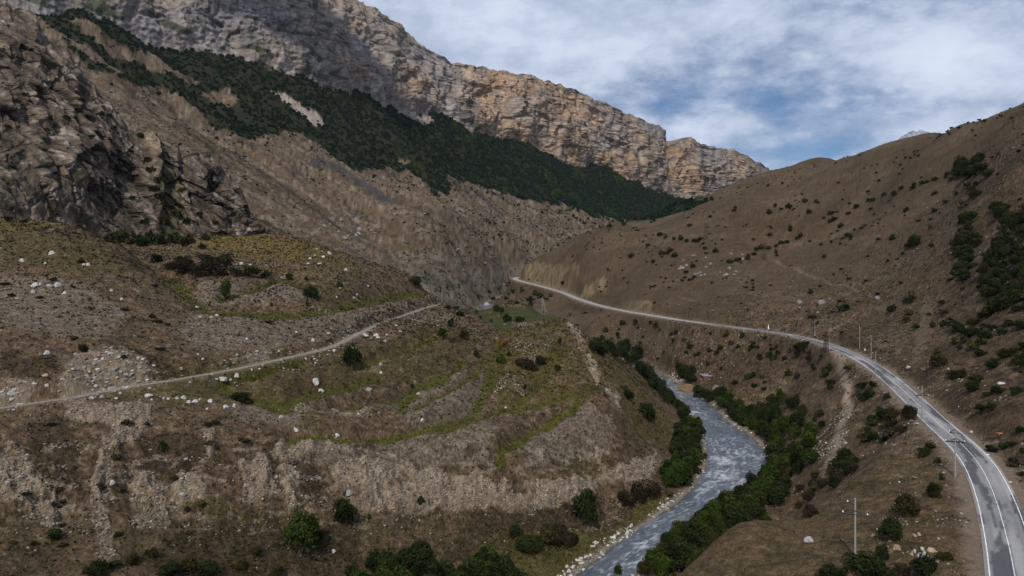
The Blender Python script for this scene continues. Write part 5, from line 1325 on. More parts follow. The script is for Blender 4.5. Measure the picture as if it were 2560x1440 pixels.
bank_trees(1, iR(172), iR(238), 3.0, (2.2, 5), (3.6, 6.5), [M_DARK, M_GREEN, M_DARK, M_OLIVE], '%s bushy tree at the water edge of the right bank behind the bluff', 'trees on the right bank behind the bluff')
bank_trees(1, iR(172), iR(245), 4, (6, 11), (4.5, 8), [M_DARK, M_GREEN], '%s bushy tree in the second row of the right bank behind the bluff', 'trees on the right bank behind the bluff')
bank_trees(1, iR(172), iR(250), 5, (11, 17), (4, 7), [M_DARK, M_GREEN, M_OLIVE], '%s bushy tree at the back of the right bank behind the bluff', 'trees on the right bank behind the bluff')
def bank_shrubs(side, d0, d1, n, off, label, group):
    ln = (bl if side < 0 else br)[:110]
    i0, i1 = sorted((idx_at(ln, d0), idx_at(ln, d1)))
    tx, ty = np.gradient(ln[:, 0]), np.gradient(ln[:, 1]); l_ = np.hypot(tx, ty)
    for k in range(n):
        i = random.randrange(i0, i1); o_ = random.uniform(*off); f = random.random()
        x = ln[i, 0] * (1 - f) + ln[i + 1, 0] * f + ty[i] / l_[i] * side * o_; y = ln[i, 1] * (1 - f) + ln[i + 1, 1] * f - tx[i] / l_[i] * side * o_
        z = float(ground(x, y))
        if z < HC - 60:
            w = random.uniform(2.4, 5); shrub_at((x, y, z), w, w * random.uniform(.6, .95), random.choice([M_DARK, M_DARK, M_GREEN, M_OLIVE]), label, group)
bank_shrubs(1, 172, 345, 110, (1.2, 20), 'low bush under the trees of the right bank', 'low bushes under the right bank trees')
bank_shrubs(-1, 215, 330, 40, (1.0, 9), 'low bush under the trees of the left bank', 'low bushes under the left bank trees')
bank_trees(1, iR(240), iR(345), 5, (2.5, 6), (4.5, 8), [M_DARK, M_GREEN, M_DARK], '%s green tree at the water edge of the grove below the hut', 'grove on the right bank')
bank_trees(1, iR(240), iR(345), 6, (8, 14), (6, 9.5), [M_DARK, M_GREEN], '%s green tree in the second row of the grove below the hut', 'grove on the right bank')
bank_trees(1, iR(235), iR(330), 7, (15, 22), (5, 9), [M_DARK, M_GREEN], '%s green tree at the back of the grove below the hut', 'grove on the right bank')
bank_trees(1, iR(228), iR(322), 6.5, (22, 30), (5, 8.5), [M_DARK, M_GREEN], '%s green tree on the outer edge of the grove below the hut', 'grove on the right bank')
bank_trees(1, iR(345), iR(385), 4.5, (2, 8), (4.5, 7), [M_DARK, M_GREEN], '%s tree on the right bank just below the hut', 'trees on the right bank below the hut')
bank_trees(1, iR(380), iR(425), 6, (2, 6), (5, 7.5), [M_DARK], '%s tree between the hut and the river', 'dark trees between the hut and the river')
bank_trees(1, iR(420), iR(450), 6, (2, 8), (6, 8), [M_DARK], '%s tree between the hut and the river', 'dark trees between the hut and the river')
for q in ((1490, 884), (1508, 892), (1525, 888), (1543, 902), (1562, 908), (1580, 918), (1592, 905), (1560, 885), (1603, 938), (1618, 950), (1632, 966), (1648, 982)):
    tree(*q, random.uniform(32, 46), random.uniform(34, 48), M_DARK, 'dark tree at the far start of the left bank belt', 'trees at the far start of the left bank belt', 'BIG')
tree(1546, 1448, 30, 40, M_DARK, 'small dark tree at the river edge at the bottom of the view', None, 'TALL')
for a in ((1572, 1000, 34, 30), (1618, 1045, 60, 46), (1560, 975, 20, 14)): shrub(*a, M_DARK, 'dark bush on the grassy slope above the left bank', 'bushes on the slope above the left bank', 'BIG')

# right side, near
for a in ((2228, 1352, 66, 64, M_DARK, 'large dark bush above the tan boulders by the near pole'), (2160, 1432, 110, 56, M_DARK, 'wide dark bush around the foot of the near concrete pole'), (2075, 1446, 80, 40, M_DARK, 'dark bush at the bottom edge left of the near pole'),
          (2205, 1400, 34, 50, M_DARK, 'upright dark bush right of the near pole'), (2250, 1448, 60, 44, M_BROWN, 'brownish bush at the bottom edge below the tan boulders'), (2308, 1438, 66, 58, M_DARK, 'dark bush below the pale boulder pile by the road'),
          (2362, 1398, 42, 22, M_OLIVE, 'low olive bush right of the pale boulder pile'), (2270, 1292, 66, 62, M_OLIVE, 'broad olive bush on the bluff beside the road'), (2336, 1243, 40, 42, M_DARK, 'dark round bush between the bluff and the road'),
          (2355, 1200, 18, 16, M_DARK, 'small dark bush left of the pole beside the road'), (2311, 1140, 38, 22, M_DARK, 'dark bush on the knoll below the road'), (2327, 1122, 32, 17, M_DARK, 'small dark bush just above the knoll bush'), (2346, 1160, 20, 18, M_OLIVE, 'small olive bush near the pole beside the road'),
          (2283, 618, 34, 34, M_DARK, 'large dark bush alone on the middle of the right hill'), (2290, 606, 30, 22, M_DARK, 'dark bush joined to the lone bush on the right hill'), (2010, 872, 34, 22, M_DARK, 'dark bush at the road edge left of the rusty pylon'), (1993, 874, 26, 16, M_DARK, 'dark bush tucked below the road left of the pylon'),
          (2121, 924, 30, 12, M_GREEN, 'green bush on the grassy verge below the road'), (2530, 1118, 26, 20, M_DARK, 'dark bush near the orange cow')):
    shrub(*a)
for q in ((1752, 992, 40, 26), (1772, 1004, 40, 30), (1742, 978, 26, 18)): shrub(*q, M_DARK, 'dark bush on the bank right of the huge river boulder', 'bushes right of the river boulder', 'BIG')
def fill(poly, n, w, h, mats, label, group, kind=None):
    for p in scatter_px(poly, n):
        k = p[1] / F; ww = random.uniform(*w)
        shrub_at(p, ww * k, ww * random.uniform(*h) * k, random.choice(mats), label, group, kind)
fill([(2290, 1030), (2270, 1075), (2200, 1110), (2170, 1160), (2090, 1225), (2050, 1225), (2080, 1180), (2140, 1110), (2150, 1060), (2210, 1035)], 40, (22, 44), (.6, .95), [M_DARK, M_DARK, M_OLIVE, M_BROWN], 'dark bush in the thicket between the trail and the road', 'thicket between the trail and the road')
fill([(2150, 940), (2230, 975), (2210, 1020), (2150, 1010)], 8, (18, 38), (.6, .9), [M_DARK, M_OLIVE], 'dark bush on the bank below the road', 'bushes on the bank below the road')
fill([(2060, 910), (2085, 930), (2085, 990), (2060, 980)], 7, (16, 26), (.8, 1.2), [M_DARK, M_BROWN], 'dark bush along the upper trail', 'bushes along the upper trail')
fill([(2010, 1020), (2060, 1000), (2060, 1120), (2020, 1130)], 8, (14, 26), (.7, 1.1), [M_DARK, M_OLIVE], 'dark bush on the flat beside the trail', 'bushes on the flat beside the trail')
fill([(2000, 1190), (2040, 1180), (2050, 1290), (1990, 1300)], 9, (24, 44), (.6, .9), [M_OLIVE, M_BROWN, M_DARK], 'olive bush in the hollow behind the bluff', 'bushes in the hollow behind the bluff')
for a in ((1870, 948, 20, 18), (1882, 944, 18, 14), (1768, 915, 12, 14), (1803, 925, 10, 12), (1905, 948, 14, 12), (1912, 958, 12, 10), (1835, 962, 13, 10), (1885, 968, 22, 12), (1910, 975, 16, 10)): shrub(*a, M_DARK, 'dark bush on the bare ground around the hut', 'bushes around the hut')
fill([(1480, 800), (1850, 832), (1900, 880), (1780, 900), (1640, 880), (1500, 860)], 34, (8, 20), (.7, 1.0), [M_DARK, M_OLIVE, M_BROWN], 'small dark bush on the slope under the far road', 'bushes on the slope under the far road')
fill([(1860, 850), (2050, 885), (2060, 920), (2000, 960), (1900, 910)], 22, (9, 20), (.7, 1.0), [M_DARK, M_BROWN], 'small bush on the stony slope below the road bend', 'bushes on the stony slope below the road bend')
fill([(1180, 745), (1280, 705), (1400, 745), (1350, 765), (1250, 760)], 26, (7, 16), (.6, .9), [M_DARK, M_OLIVE], 'dark bush on the gullied slope below the far road end', 'bushes below the far road end')
# right side, hillside belts
fill([(2385, 425), (2440, 405), (2480, 425), (2480, 455), (2440, 450), (2400, 447)], 15, (24, 44), (.55, .8), [M_DARK], 'dark bush in the clump high on the right hill', 'clump high on the right hill')
fill([(2420, 455), (2460, 460), (2450, 490), (2430, 510), (2420, 560), (2400, 555), (2405, 490)], 14, (12, 26), (.6, .9), [M_DARK, M_OLIVE], 'dark bush in the belt below the high clump', 'bush belt below the high clump')
fill([(2400, 545), (2440, 540), (2440, 640), (2415, 705), (2390, 700), (2385, 640)], 44, (18, 36), (.6, .9), [M_DARK, M_DARK, M_OLIVE], 'dark bush in the gully thicket on the right hill', 'gully thicket on the right hill')
fill([(2480, 520), (2600, 510), (2600, 740), (2470, 790), (2440, 700), (2490, 620)], 130, (20, 42), (.6, .9), [M_DARK, M_DARK, M_DARK, M_OLIVE], 'dark bush in the large thicket at the right edge', 'large thicket at the right edge')
fill([(2440, 790), (2600, 740), (2600, 900), (2440, 890), (2380, 830)], 44, (18, 42), (.55, .85), [M_DARK, M_DARK, M_OLIVE], 'dark bush on the slope under the right edge thicket', 'bushes under the right edge thicket')
fill([(2190, 760), (2440, 720), (2440, 890), (2330, 900), (2230, 850)], 22, (14, 28), (.6, .85), [M_DARK, M_OLIVE], 'dark bush scattered on the slope right of the road bend', 'bushes right of the road bend')
fill([(2330, 900), (2600, 900), (2600, 1060), (2480, 1060), (2390, 970)], 17, (22, 46), (.55, .8), [M_DARK, M_DARK, M_OLIVE], 'dark bush on the slope above the near road', 'bushes above the near road')
fill([(2440, 1080), (2600, 1080), (2600, 1260), (2530, 1200)], 9, (18, 34), (.5, .8), [M_BROWN, M_DARK], 'dark scrub above the near road edge', 'scrub above the near road edge')
fill([(1700, 555), (1900, 500), (2200, 430), (2380, 440), (2380, 600), (2150, 700), (1900, 640), (1700, 690), (1560, 640)], 62, (9, 18), (.6, .95), [M_DARK, M_DARK, M_OLIVE], 'small dark bush scattered on the open right hill', 'scattered bushes on the open right hill')
for ln, n_ in (([(1830, 660), (1870, 645), (1905, 625), (1960, 610), (2020, 585)], 14), ([(2080, 560), (2180, 500), (2280, 470), (2340, 450)], 14), ([(1650, 590), (1720, 605), (1760, 600)], 8)):
    P = smooth_line([(a, b, 0) for a, b in ln], 8)
    for k in range(n_):
        q = P[int(k / n_ * len(P))]
        shrub(q[0] + random.uniform(-5, 5), q[1] + random.uniform(-3, 3), random.uniform(11, 20), random.uniform(8, 13), M_DARK, 'dark bush in a line along the shallow gullies of the right hill', 'lines of bushes on the right hill')

# ------------------------------------------------------------------ boulders
GB = 'white boulders beside the dirt track'
for q in ((227, 997, 14), (255, 992, 12), (370, 992, 19), (379, 1000, 10), (408, 996, 9), (420, 998, 10), (441, 997, 13), (458, 996, 18), (471, 1008, 14), (486, 1006, 20), (525, 1004, 15), (518, 1024, 9), (562, 1019, 18), (585, 1016, 13), (590, 942, 15), (575, 948, 10), (540, 950, 11), (628, 923, 9), (475, 957, 8), (300, 985, 9), (500, 1000, 9)):
    boulder(*q, M_ST_PALE, 'white boulder on the lower edge of the dirt track', GB)
boulder(552, 948, 26, M_ST_PALE, 'largest white boulder beside the dirt track')
for q in ((912, 842, 16), (940, 840, 14), (945, 846, 11), (961, 853, 10), (966, 838, 8), (835, 878, 14), (928, 846, 7), (785, 898, 9), (763, 897, 10), (1000, 830, 10), (990, 815, 9)):
    boulder(*q, M_ST_PALE, 'white boulder below the upper stretch of the dirt track', 'white boulders below the upper track')
for q in ((787, 960, 24, 'flat white boulder on the green terrace strip'), (801, 979, 18, 'grey white boulder right under the flat white one'), (922, 977, 16, 'upright pale boulder on the terrace below the dark tree'), (1046, 986, 13, 'small pale boulder between two terrace strips'),
          (1055, 1053, 15, 'tall pale boulder standing on the long green terrace strip'), (843, 1090, 13, 'white boulder on the lower lip of the long terrace strip'), (738, 1078, 17, 'grey boulder at the left end of the long terrace strip'), (1264, 1020, 10, 'white boulder on the right part of the long terrace strip'),
          (703, 1043, 13, 'grey boulder above the left end of the long strip'), (895, 1036, 10, 'small white boulder at the little soil scarp'), (952, 912, 10, 'small white boulder right of the dark tree'), (952, 934, 10, 'small pale boulder below the dark tree')):
    boulder(*q[:3], M_ST_PALE, q[3])
for q in ((864, 678, 17), (799, 661, 13), (774, 649, 14), (787, 641, 11), (808, 643, 12), (823, 635, 14), (805, 630, 8), (792, 623, 7), (770, 661, 9)): boulder(*q, M_ST_PALE, 'pale boulder scattered on the round hill crest', 'boulders on the round hill crest')
boulder(708, 697, 24, M_ST_PALE, 'broad pale boulder beside a small green bush'); boulder(597, 688, 18, M_ST_PALE, 'flat pale boulder left of the terrace shrubs', None, tall=.6)
for q in ((580, 662, 22), (600, 660, 20), (555, 664, 14), (625, 664, 12)): boulder(*q, M_ST_PALE, 'white rock in the stone row behind the terrace', 'white rocks in the stone row', tall=.6)
for q in ((492, 768, 11), (499, 793, 9), (540, 790, 10), (529, 795, 9), (494, 888, 9), (506, 899, 9), (617, 849, 9), (740, 831, 9), (781, 853, 12), (821, 835, 10), (850, 722, 10), (892, 735, 8), (884, 745, 8), (919, 717, 8), (841, 743, 9)): boulder(*q, M_ST_PALE, 'small pale boulder on the dry slope above the dirt track', 'small boulders above the dirt track')
for q in ((130, 636, 18), (55, 654, 15), (113, 660, 9), (160, 735, 14), (40, 747, 10), (304, 749, 10), (278, 728, 10)): boulder(*q, M_ST_PALE, 'pale boulder on the open upper left slope', 'boulders on the upper left slope')
for q in ((210, 664, 10), (219, 664, 11)): boulder(*q, M_ST_PALE, 'one of two touching pale boulders near a dark bush', 'two touching pale boulders')
for q in ((100, 714, 17), (124, 716, 18), (141, 718, 18), (86, 718, 20), (81, 732, 15)): boulder(*q, M_ST_PALE, 'pale block in the close group on the upper left slope', 'close group of pale blocks', tall=1.1)
for q in ((115, 886, 22), (240, 900, 12), (222, 930, 12), (257, 898, 12), (295, 895, 12), (243, 925, 13), (180, 925, 12), (28, 985, 24), (112, 940, 16), (115, 965, 14), (345, 900, 10), (382, 915, 12)): boulder(*q, random.choice([M_ST_PALE, M_ST_PALE, M_ST_TAN]), 'large stone in the stony cut bank', 'large stones in the cut bank')
for q in ((280, 1210, 17, M_ST_PALE, 'white boulder alone in the gully of the left slope'), (19, 1208, 12, M_ST_PALE, 'white boulder at the left edge of the eroded bank'), (941, 1182, 18, M_ST_GREY, 'grey boulder stuck on top of the eroded bank'), (870, 1238, 28, M_ST_GREY, 'large grey boulder in the eroded bank above the dark bush'),
          (981, 1274, 16, M_ST_TAN, 'round tan boulder below the eroded bank'), (832, 1380, 14, M_ST_PALE, 'white boulder right of the bushy bright green tree'), (797, 1198, 13, M_ST_GREY, 'grey stone set in the eroded bank'), (453, 1236, 14, M_ST_PALE, 'pale slab in the left part of the eroded bank'),
          (464, 1150, 12, M_ST_GREY, 'grey stone on the scrubby gully rib')): boulder(*q)
for q in ((2026, 1356, 26, M_ST_PALE, 'whitish boulder alone on the sandy bluff'), (2244, 1374, 22, M_ST_TAN, 'round tan boulder, largest of the group by the near pole'), (2228, 1380, 15, M_ST_BROWN, 'brown boulder touching the round tan one'), (2216, 1370, 13, M_ST_TAN, 'small tan boulder behind the brown one'),
          (2183, 1340, 13, M_ST_BROWN, 'brown boulder left of the large dark bush'), (2288, 1341, 14, M_ST_TAN, 'ochre boulder above the pale pile'), (2300, 1340, 14, M_ST_TAN, 'tan boulder beside the ochre one'), (2332, 1381, 22, M_ST_TAN, 'wedge shaped tan boulder right of the pale pile'),
          (2281, 1388, 13, M_ST_TAN, 'tan boulder at the left of the pale pile'), (2289, 1379, 15, M_ST_PALE, 'pale boulder in the left of the pile by the road'), (2306, 1374, 13, M_ST_PALE, 'pale boulder at the top of the pile by the road'), (2314, 1383, 11, M_ST_PALE, 'small round pale boulder in the pile by the road'), (2310, 1398, 32, M_ST_PALE, 'white slab at the front of the pile by the road'),
          (2148, 1440, 20, M_ST_BROWN, 'ochre boulder at the bottom edge below the near pole'), (2272, 919, 14, M_ST_PALE, 'pale boulder on the slope right of the road bend'), (2434, 973, 14, M_ST_PALE, 'upright pale boulder on the near right slope'), (2505, 962, 18, M_ST_PALE, 'broad pale boulder near the right edge'), (2430, 1082, 10, M_ST_PALE, 'small white boulder just above the near road')):
    boulder(*q)
b_ = boulder(1714, 984, 44, M_ST_BROWN, 'huge brown and white boulder standing in the river', None, tall=1.25); b_.location.z += 2.0; b_.scale = (b_.scale.x * 1.05, b_.scale.y * .6, b_.scale.z * .85); b_.rotation_euler = (0, .1, .1)
boulder(1792, 975, 30, M_ST_GREY, 'large grey boulder on the bank below the hut', None, tall=1.0)
boulder(1645, 1374, 24, M_ST_GREY, 'square grey boulder in the river beside the bushes', None, tall=.9)
boulder(1667, 1274, 16, M_ST_TAN, 'pinkish boulder on the left shore')
for q in ((1655, 1268, 9), (1646, 1272, 8), (1505, 1385, 14), (1468, 1392, 12), (1450, 1402, 12), (1530, 1345, 11), (1545, 1335, 11), (1580, 1315, 10), (1432, 1420, 14), (1424, 1432, 15), (1490, 1360, 12)): boulder(*q, M_ST_PALE, 'white washed boulder on the left shore', 'white boulders on the left shore')
for q in ((1888, 1112, 12), (1900, 1116, 12), (1879, 1108, 10), (1895, 1106, 10), (1756, 1010, 12)): boulder(*q, M_ST_GREY, 'grey stone in the small spit on the right shore', 'stones of the spit on the right shore')
boulder(1218, 765, 18, M_ST_PALE, 'pale rock behind the green meadow')
for k in range(24):
    x, y = random.uniform(1690, 1860), random.uniform(635, 690)
    boulder(x, y, random.uniform(6, 13), M_ST_GREY, 'grey boulder in the rockfall on the right hill', 'rockfall on the right hill')
for q in ((2000, 758, 18), (2055, 760, 20), (2195, 748, 16), (2000, 770, 9), (2045, 782, 10)): boulder(*q, M_ST_GREY, 'dark grey boulder on the lower right hill', 'dark boulders on the lower right hill')
for k in range(12):
    boulder(random.uniform(760, 900), random.uniform(545, 600), random.uniform(8, 18), M_ST_GREY, 'grey rock outcrop low on the far brown slope', 'rock outcrops on the far brown slope')

# ------------------------------------------------------------------ poles, pylons, hut and small things
M_CONC = simple_mat('concrete', (.23, .23, .225), 0.9, 0.15, 0.15, 3.0, 0.1)
M_STEEL = simple_mat('dark_steel', (.03, .028, .028), 0.7, 0.3, 0.2, 5.0)
M_RUSTY = simple_mat('rusty_steel', (.045, .028, .024), 0.85, 0.2, 0.25, 4.0)
M_WHITE = simple_mat('white_paint', (.78, .78, .77), 0.6, 0.3, 0.06, 3.0)
M_GLASS = simple_mat('insulator_glass', (.62, .72, .74), 0.15, 0.6, 0.05, 3.0)
M_ROOF = simple_mat('roof_sheet_grey', (.30, .30, .32), 0.8, 0.2, 0.3, 0.8, 0.1)
M_BRICK = simple_mat('red_brown_wall', (.13, .072, .062), 0.9, 0.1, 0.3, 1.2, 0.2)
M_HAY = simple_mat('hay', (.10, .062, .035), 0.95, 0.05, 0.3, 3.0, 0.5)
M_COW = simple_mat('cow_hide', (.40, .16, .045), 0.8, 0.2, 0.15, 3.0)
M_CLOTH = simple_mat('dark_cloth', (.05, .04, .055), 0.9, 0.1, 0.2, 4.0)
M_SKIN = simple_mat('skin', (.42, .26, .19), 0.7, 0.3, 0.05, 4.0)
M_DEAD = simple_mat('dead_wood', (.26, .23, .19), 0.95, 0.1, 0.2, 4.0)

def pole(px, py, hp, label, arms=True, yaw=0.2, group='concrete utility poles'):
    p = hit(px, py); h = hp * p[1] / F
    r = empty('utility_pole', tuple(p), yaw)
    tag(r, label, 'utility pole', group)
    MB().tube([(0, 0, -.6), (0, 0, h * .5), (0, 0, h)], [.17, .145, .115], 8).build('post', M_CONC, r)
    if arms:
        s = h / 9.0
        za = h * .72
        MB().bar((-1.9 * s, 0, za + .14 * s), (1.9 * s, 0, za - .14 * s), .2 * s).build('crossarm', M_STEEL, r)
        m = MB(); m.bar((0, -.16, za + .6 * s), (-.85 * s, -.02, za + .3 * s), .12 * s); m.bar((0, -.16, za + .6 * s), (.85 * s, -.02, za + .2 * s), .12 * s)
        m.build('brace', M_STEEL, r)
        m = MB(); m.bar((0, 0, h * .97), (-1.15 * s, 0, h * .92), .13 * s); m.bar((-1.15 * s, 0, h * .92), (0, 0, h * .89), .13 * s)
        m.build('top_bracket', M_STEEL, r)
        for x, z in ((-1.8 * s, za + .2 * s), (1.8 * s, za - .06 * s), (-1.1 * s, h * .925)):
            MB().lathe([(.03, 0), (.10 * s, .05), (.12 * s, .12), (.08 * s, .2), (.05 * s, .3)], (x, 0, z), 8).build('insulator', M_GLASS, r)
    return r
pole(2138, 1390, 145, 'nearest concrete pole with crossarm on the sandy bluff', yaw=-.15)
pole(2388, 1192, 122, 'concrete pole with crossarm standing in front of the near road', yaw=.05)
pole(2305, 1049, 84, 'concrete pole with crossarm at the left verge of the road bend', yaw=.1)
pole(2189, 942, 64, 'concrete pole with crossarm at the verge where the road straightens', yaw=.15)
pole(2178, 891, 50, 'short pole with a pale base beyond the road', yaw=.2)
pole(2149, 873, 60, 'bare white pole without arms beyond the road', arms=False)
pole(2037, 838, 32, 'small distant pole on the flat beyond the road', yaw=.1)
pole(1105, 758, 33, 'lone thin pole at the end of the dirt track', arms=False)
def anchor_pole():
    p = hit(1357, 784); k = p[1] / F; h = 42 * k
    r = empty('anchor_pole', tuple(p)); tag(r, 'cluster of pale posts with leaning struts on the green meadow', 'utility pole')
    for x in (-1.0, .0): MB().tube([(x, 0, -.4), (x * .6, 0, h)], [.17, .12], 8).build('post', M_CONC, r)
    for dx, dy in ((2.2, .4), (3.0, -.5), (4.6, -1.2)): MB().tube([(dx, dy, -.6), (0.1, 0, h * .93)], [.15, .12], 8).build('strut', M_CONC, r)
    MB().bar((-1.6, 0, h * .86), (1.2, 0, h * .86), .12).build('crossarm', M_STEEL, r)
    for x in (-1.5, 0.0, 1.1): MB().lathe([(.03, 0), (.12, .05), (.12, .15), (.05, .3)], (x, 0, h * .86), 8).build('insulator', M_GLASS, r)
anchor_pole()

def pylon(px, py, hp, label, wk=0.17):
    p = hit(px, py); h = hp * p[1] / F
    r = empty('lattice_pylon', tuple(p), .35); tag(r, label, 'pylon')
    wb, wt = h * wk / 2 * 1.0, h * wk * .34
    bw = max(.14, h * .016) if p[1] < 450 else .085
    cor = [(-1, -1), (1, -1), (1, 1), (-1, 1)]
    w_at = lambda z: wb + (wt - wb) * min(z / (h * .8), 1)
    for a, b in cor: MB().bar((a * wb, b * wb, -.4), (a * wt, b * wt, h), bw * 1.3).build('leg', M_RUSTY, r)
    m = MB(); lv = [0, .22, .4, .55, .68, .8, .9, 1.0]
    for z0, z1 in zip(lv[:-1], lv[1:]):
        w0, w1 = w_at(z0 * h), w_at(z1 * h)
        for k in range(4):
            (a, b), (c, d) = cor[k], cor[(k + 1) % 4]
            m.bar((a * w0, b * w0, z0 * h), (c * w1, d * w1, z1 * h), bw * .8); m.bar((c * w0, d * w0, z0 * h), (a * w1, b * w1, z1 * h), bw * .8); m.bar((a * w1, b * w1, z1 * h), (c * w1, d * w1, z1 * h), bw * .8)
    m.build('lattice', M_RUSTY, r)
    for z in (.79, .97): MB().box((0, 0, z * h), (h * (.24 if z < .9 else .12), bw * 1.6, bw * 1.6)).build('crossarm', M_RUSTY, r)
pylon(2065, 879, 50, 'rusty lattice pylon at the outer edge of the road')
pylon(1912, 652, 47, 'rusty lattice pylon on the shoulder of the right hill', .2)
pylon(1765, 600, 36, 'dark lattice pylon higher on the right hill among bushes', .2)
pylon(1595, 554, 26, 'dark lattice pylon on the ridge before the blue green forest', .22)

def hut():
    c0, c1 = hit(1760, 951), hit(1787, 948)
    p = hit(1766, 951)
    r = empty('hut', (p[0], p[1], p[2]), .06); tag(r, 'low red brown hut with grey sheet roof beside the river', 'hut')
    w, dp, h = 6.6, 5.6, 2.3
    MB().box((w / 2 - 1.6, 0, h / 2 - .4), (w, .25, h + .8)).build('wall', M_BRICK, r)
    MB().box((-1.6 + .125, dp / 2, h / 2 - .4), (.25, dp - .26, h + .8)).build('wall', M_BRICK, r)
    MB().box((w - 1.6 - .125, dp / 2, h / 2 - .4), (.25, dp - .26, h + .8)).build('wall', M_BRICK, r)
    MB().box((w / 2 - 1.6, dp, h / 2 - .2), (w, .25, h + 1.2)).build('wall', M_BRICK, r)
    for i in range(4):
        for j in range(2):
            a = (-2.0 + i * 1.86, -.4 + j * 3.25); zz = h + .06 + j * .36 + .05 * ((i + j) % 2)
            o = MB().box((a[0] + .9, a[1] + 1.6, 0), (1.9, 3.3, .06)).build('roof_sheet', M_ROOF, r)
            o.location = (0, 0, zz + random.uniform(0, .04)); o.rotation_euler = (.0, random.uniform(-.008, .008), 0)
    MB().box((1.6, -.14, .8), (.9, .06, 1.7)).build('door', M_STEEL, r)
    for x, y in ((-1.2, .6), (1.0, 2.6), (3.6, 1.2), (4.2, 4.6)):
        v, f = CHIP[2]
        o = mesh_np('roof_stone', v * .22, [f], M_ST_GREY, None, False, parent=r); o.location = (x, y, h + .25 + (.36 if y > 2.8 else 0))
hut()

def marker():
    p = hit(1921, 823); k = p[1] / F
    o = MB().lathe([(.55, -.2), (.55, .25), (.36, .3), (.32, 1.3), (.22, 1.6), (.16, 1.75), (.30, 1.95), (.34, 2.2), (.22, 2.45), (.0, 2.55)], (0, 0, 0), 12).build('white_marker_post', M_WHITE, None, True)
    o.location = tuple(p); o.scale = (1, 1, 10.5 * k / 2.55); tag(o, 'small white figure shaped post beside the far road', 'marker post')
marker()
def sign():
    p = hit(2162, 885)
    r = empty('road_sign', tuple(p), .5); tag(r, 'round white road sign on a thin post beyond the road', 'road sign')
    MB().tube([(0, 0, -.3), (0, 0, 1.9)], [.04, .04], 6).build('post', M_STEEL, r)
    o = MB().lathe([(.0, -.02), (.48, -.02), (.5, 0), (.48, .02), (.0, .03)], (0, 0, 0), 16).build('disc', M_WHITE, r); o.location = (0, -.06, 1.9); o.rotation_euler = (math.radians(90), 0, 0)
sign()
for px, py, w, lb in ((1203, 774, 10, 'small brown haystack at the back left of the green meadow'), (1226, 785, 11, 'brown haystack in the middle of the green meadow'), (1247, 794, 11, 'low brown haystack on the near side of the green meadow')):
    p = hit(px, py); s = w * p[1] / F / 2
    o = MB().lathe([(s * 1.0, -.2), (s * 1.05, s * .25), (s * .85, s * .75), (s * .5, s * 1.1), (s * .12, s * 1.3)], (0, 0, 0), 14).build('haystack', M_HAY, None, True); o.location = tuple(p)
    vv = o.data.vertices
    for v in vv: v.co += Vector((random.uniform(-.1, .1), random.uniform(-.1, .1), random.uniform(-.08, .08)))
    tag(o, lb, 'haystack')
def skin_body(name, joints, edges, mat, loc, rz, scale=1.0, sub=1):
    me = bpy.data.meshes.new(name); me.from_pydata([j[:3] for j in joints], edges, []); me.materials.append(mat)
    o = bpy.data.objects.new(name, me); COL.objects.link(o)
    sk = o.modifiers.new('Skin', 'SKIN')
    if not me.skin_vertices: pass
    for i, j in enumerate(joints): me.skin_vertices[0].data[i].radius = (j[3], j[3])
    me.skin_vertices[0].data[0].use_root = True
    s_ = o.modifiers.new('Sub', 'SUBSURF'); s_.levels = sub; s_.render_levels = sub
    o.location = loc; o.rotation_euler = (0, 0, rz); o.scale = (scale,) * 3
    return o
def cow():
    p = hit(2502, 1092)
    J = [(0, 0, 1.0, .30), (.55, 0, 1.02, .31), (-.6, 0, 1.03, .27), (.9, 0, 1.12, .2), (1.12, 0, 1.3, .15), (1.32, 0, 1.32, .13), (1.6, 0, 1.15, .085),
         (.55, .2, .75, .14), (.57, .21, .42, .075), (.55, .21, .03, .06), (.55, -.2, .75, .14), (.5, -.21, .42, .075), (.52, -.21, .03, .06),
         (-.62, .2, .78, .17), (-.52, .21, .6, .11), (-.72, .21, .42, .07), (-.66, .21, .03, .06), (-.62, -.2, .78, .17), (-.56, -.21, .6, .11), (-.78, -.21, .42, .07), (-.74, -.21, .03, .06),
         (-.86, 0, 1.1, .06), (-.95, 0, .75, .03), (-.95, 0, .5, .04), (1.3, .2, 1.4, .03), (1.3, -.2, 1.4, .03)]
    E = [(0, 1), (0, 2), (1, 3), (3, 4), (4, 5), (5, 6), (1, 7), (7, 8), (8, 9), (1, 10), (10, 11), (11, 12), (2, 13), (13, 14), (14, 15), (15, 16), (2, 17), (17, 18), (18, 19), (19, 20), (2, 21), (21, 22), (22, 23), (5, 24), (5, 25)]
    me = bpy.data.meshes.new('c'); o = skin_body_ops('cow', J, E, M_COW, tuple(p), math.radians(175), .62)
    tag(o, 'orange brown calf grazing on the slope above the near road', 'cow')
def skin_body_ops(name, J, E, mat, loc, rz, scale):
    me = bpy.data.meshes.new(name); me.from_pydata([j[:3] for j in J], E, []); me.materials.append(mat)
    o = bpy.data.objects.new(name, me); COL.objects.link(o)
    o.modifiers.new('Skin', 'SKIN')
    if not me.skin_vertices:
        bpy.context.view_layer.objects.active = o
        bpy.ops.mesh.customdata_skin_add()
    for i, j in enumerate(J): me.skin_vertices[0].data[i].radius = (j[3], j[3])
    me.skin_vertices[0].data[0].use_root = True
    s_ = o.modifiers.new('Sub', 'SUBSURF'); s_.levels = 1; s_.render_levels = 1
    for q in me.polygons: q.use_smooth = True
    o.location = loc; o.rotation_euler = (0, 0, rz); o.scale = (scale,) * 3
    return o
cow()
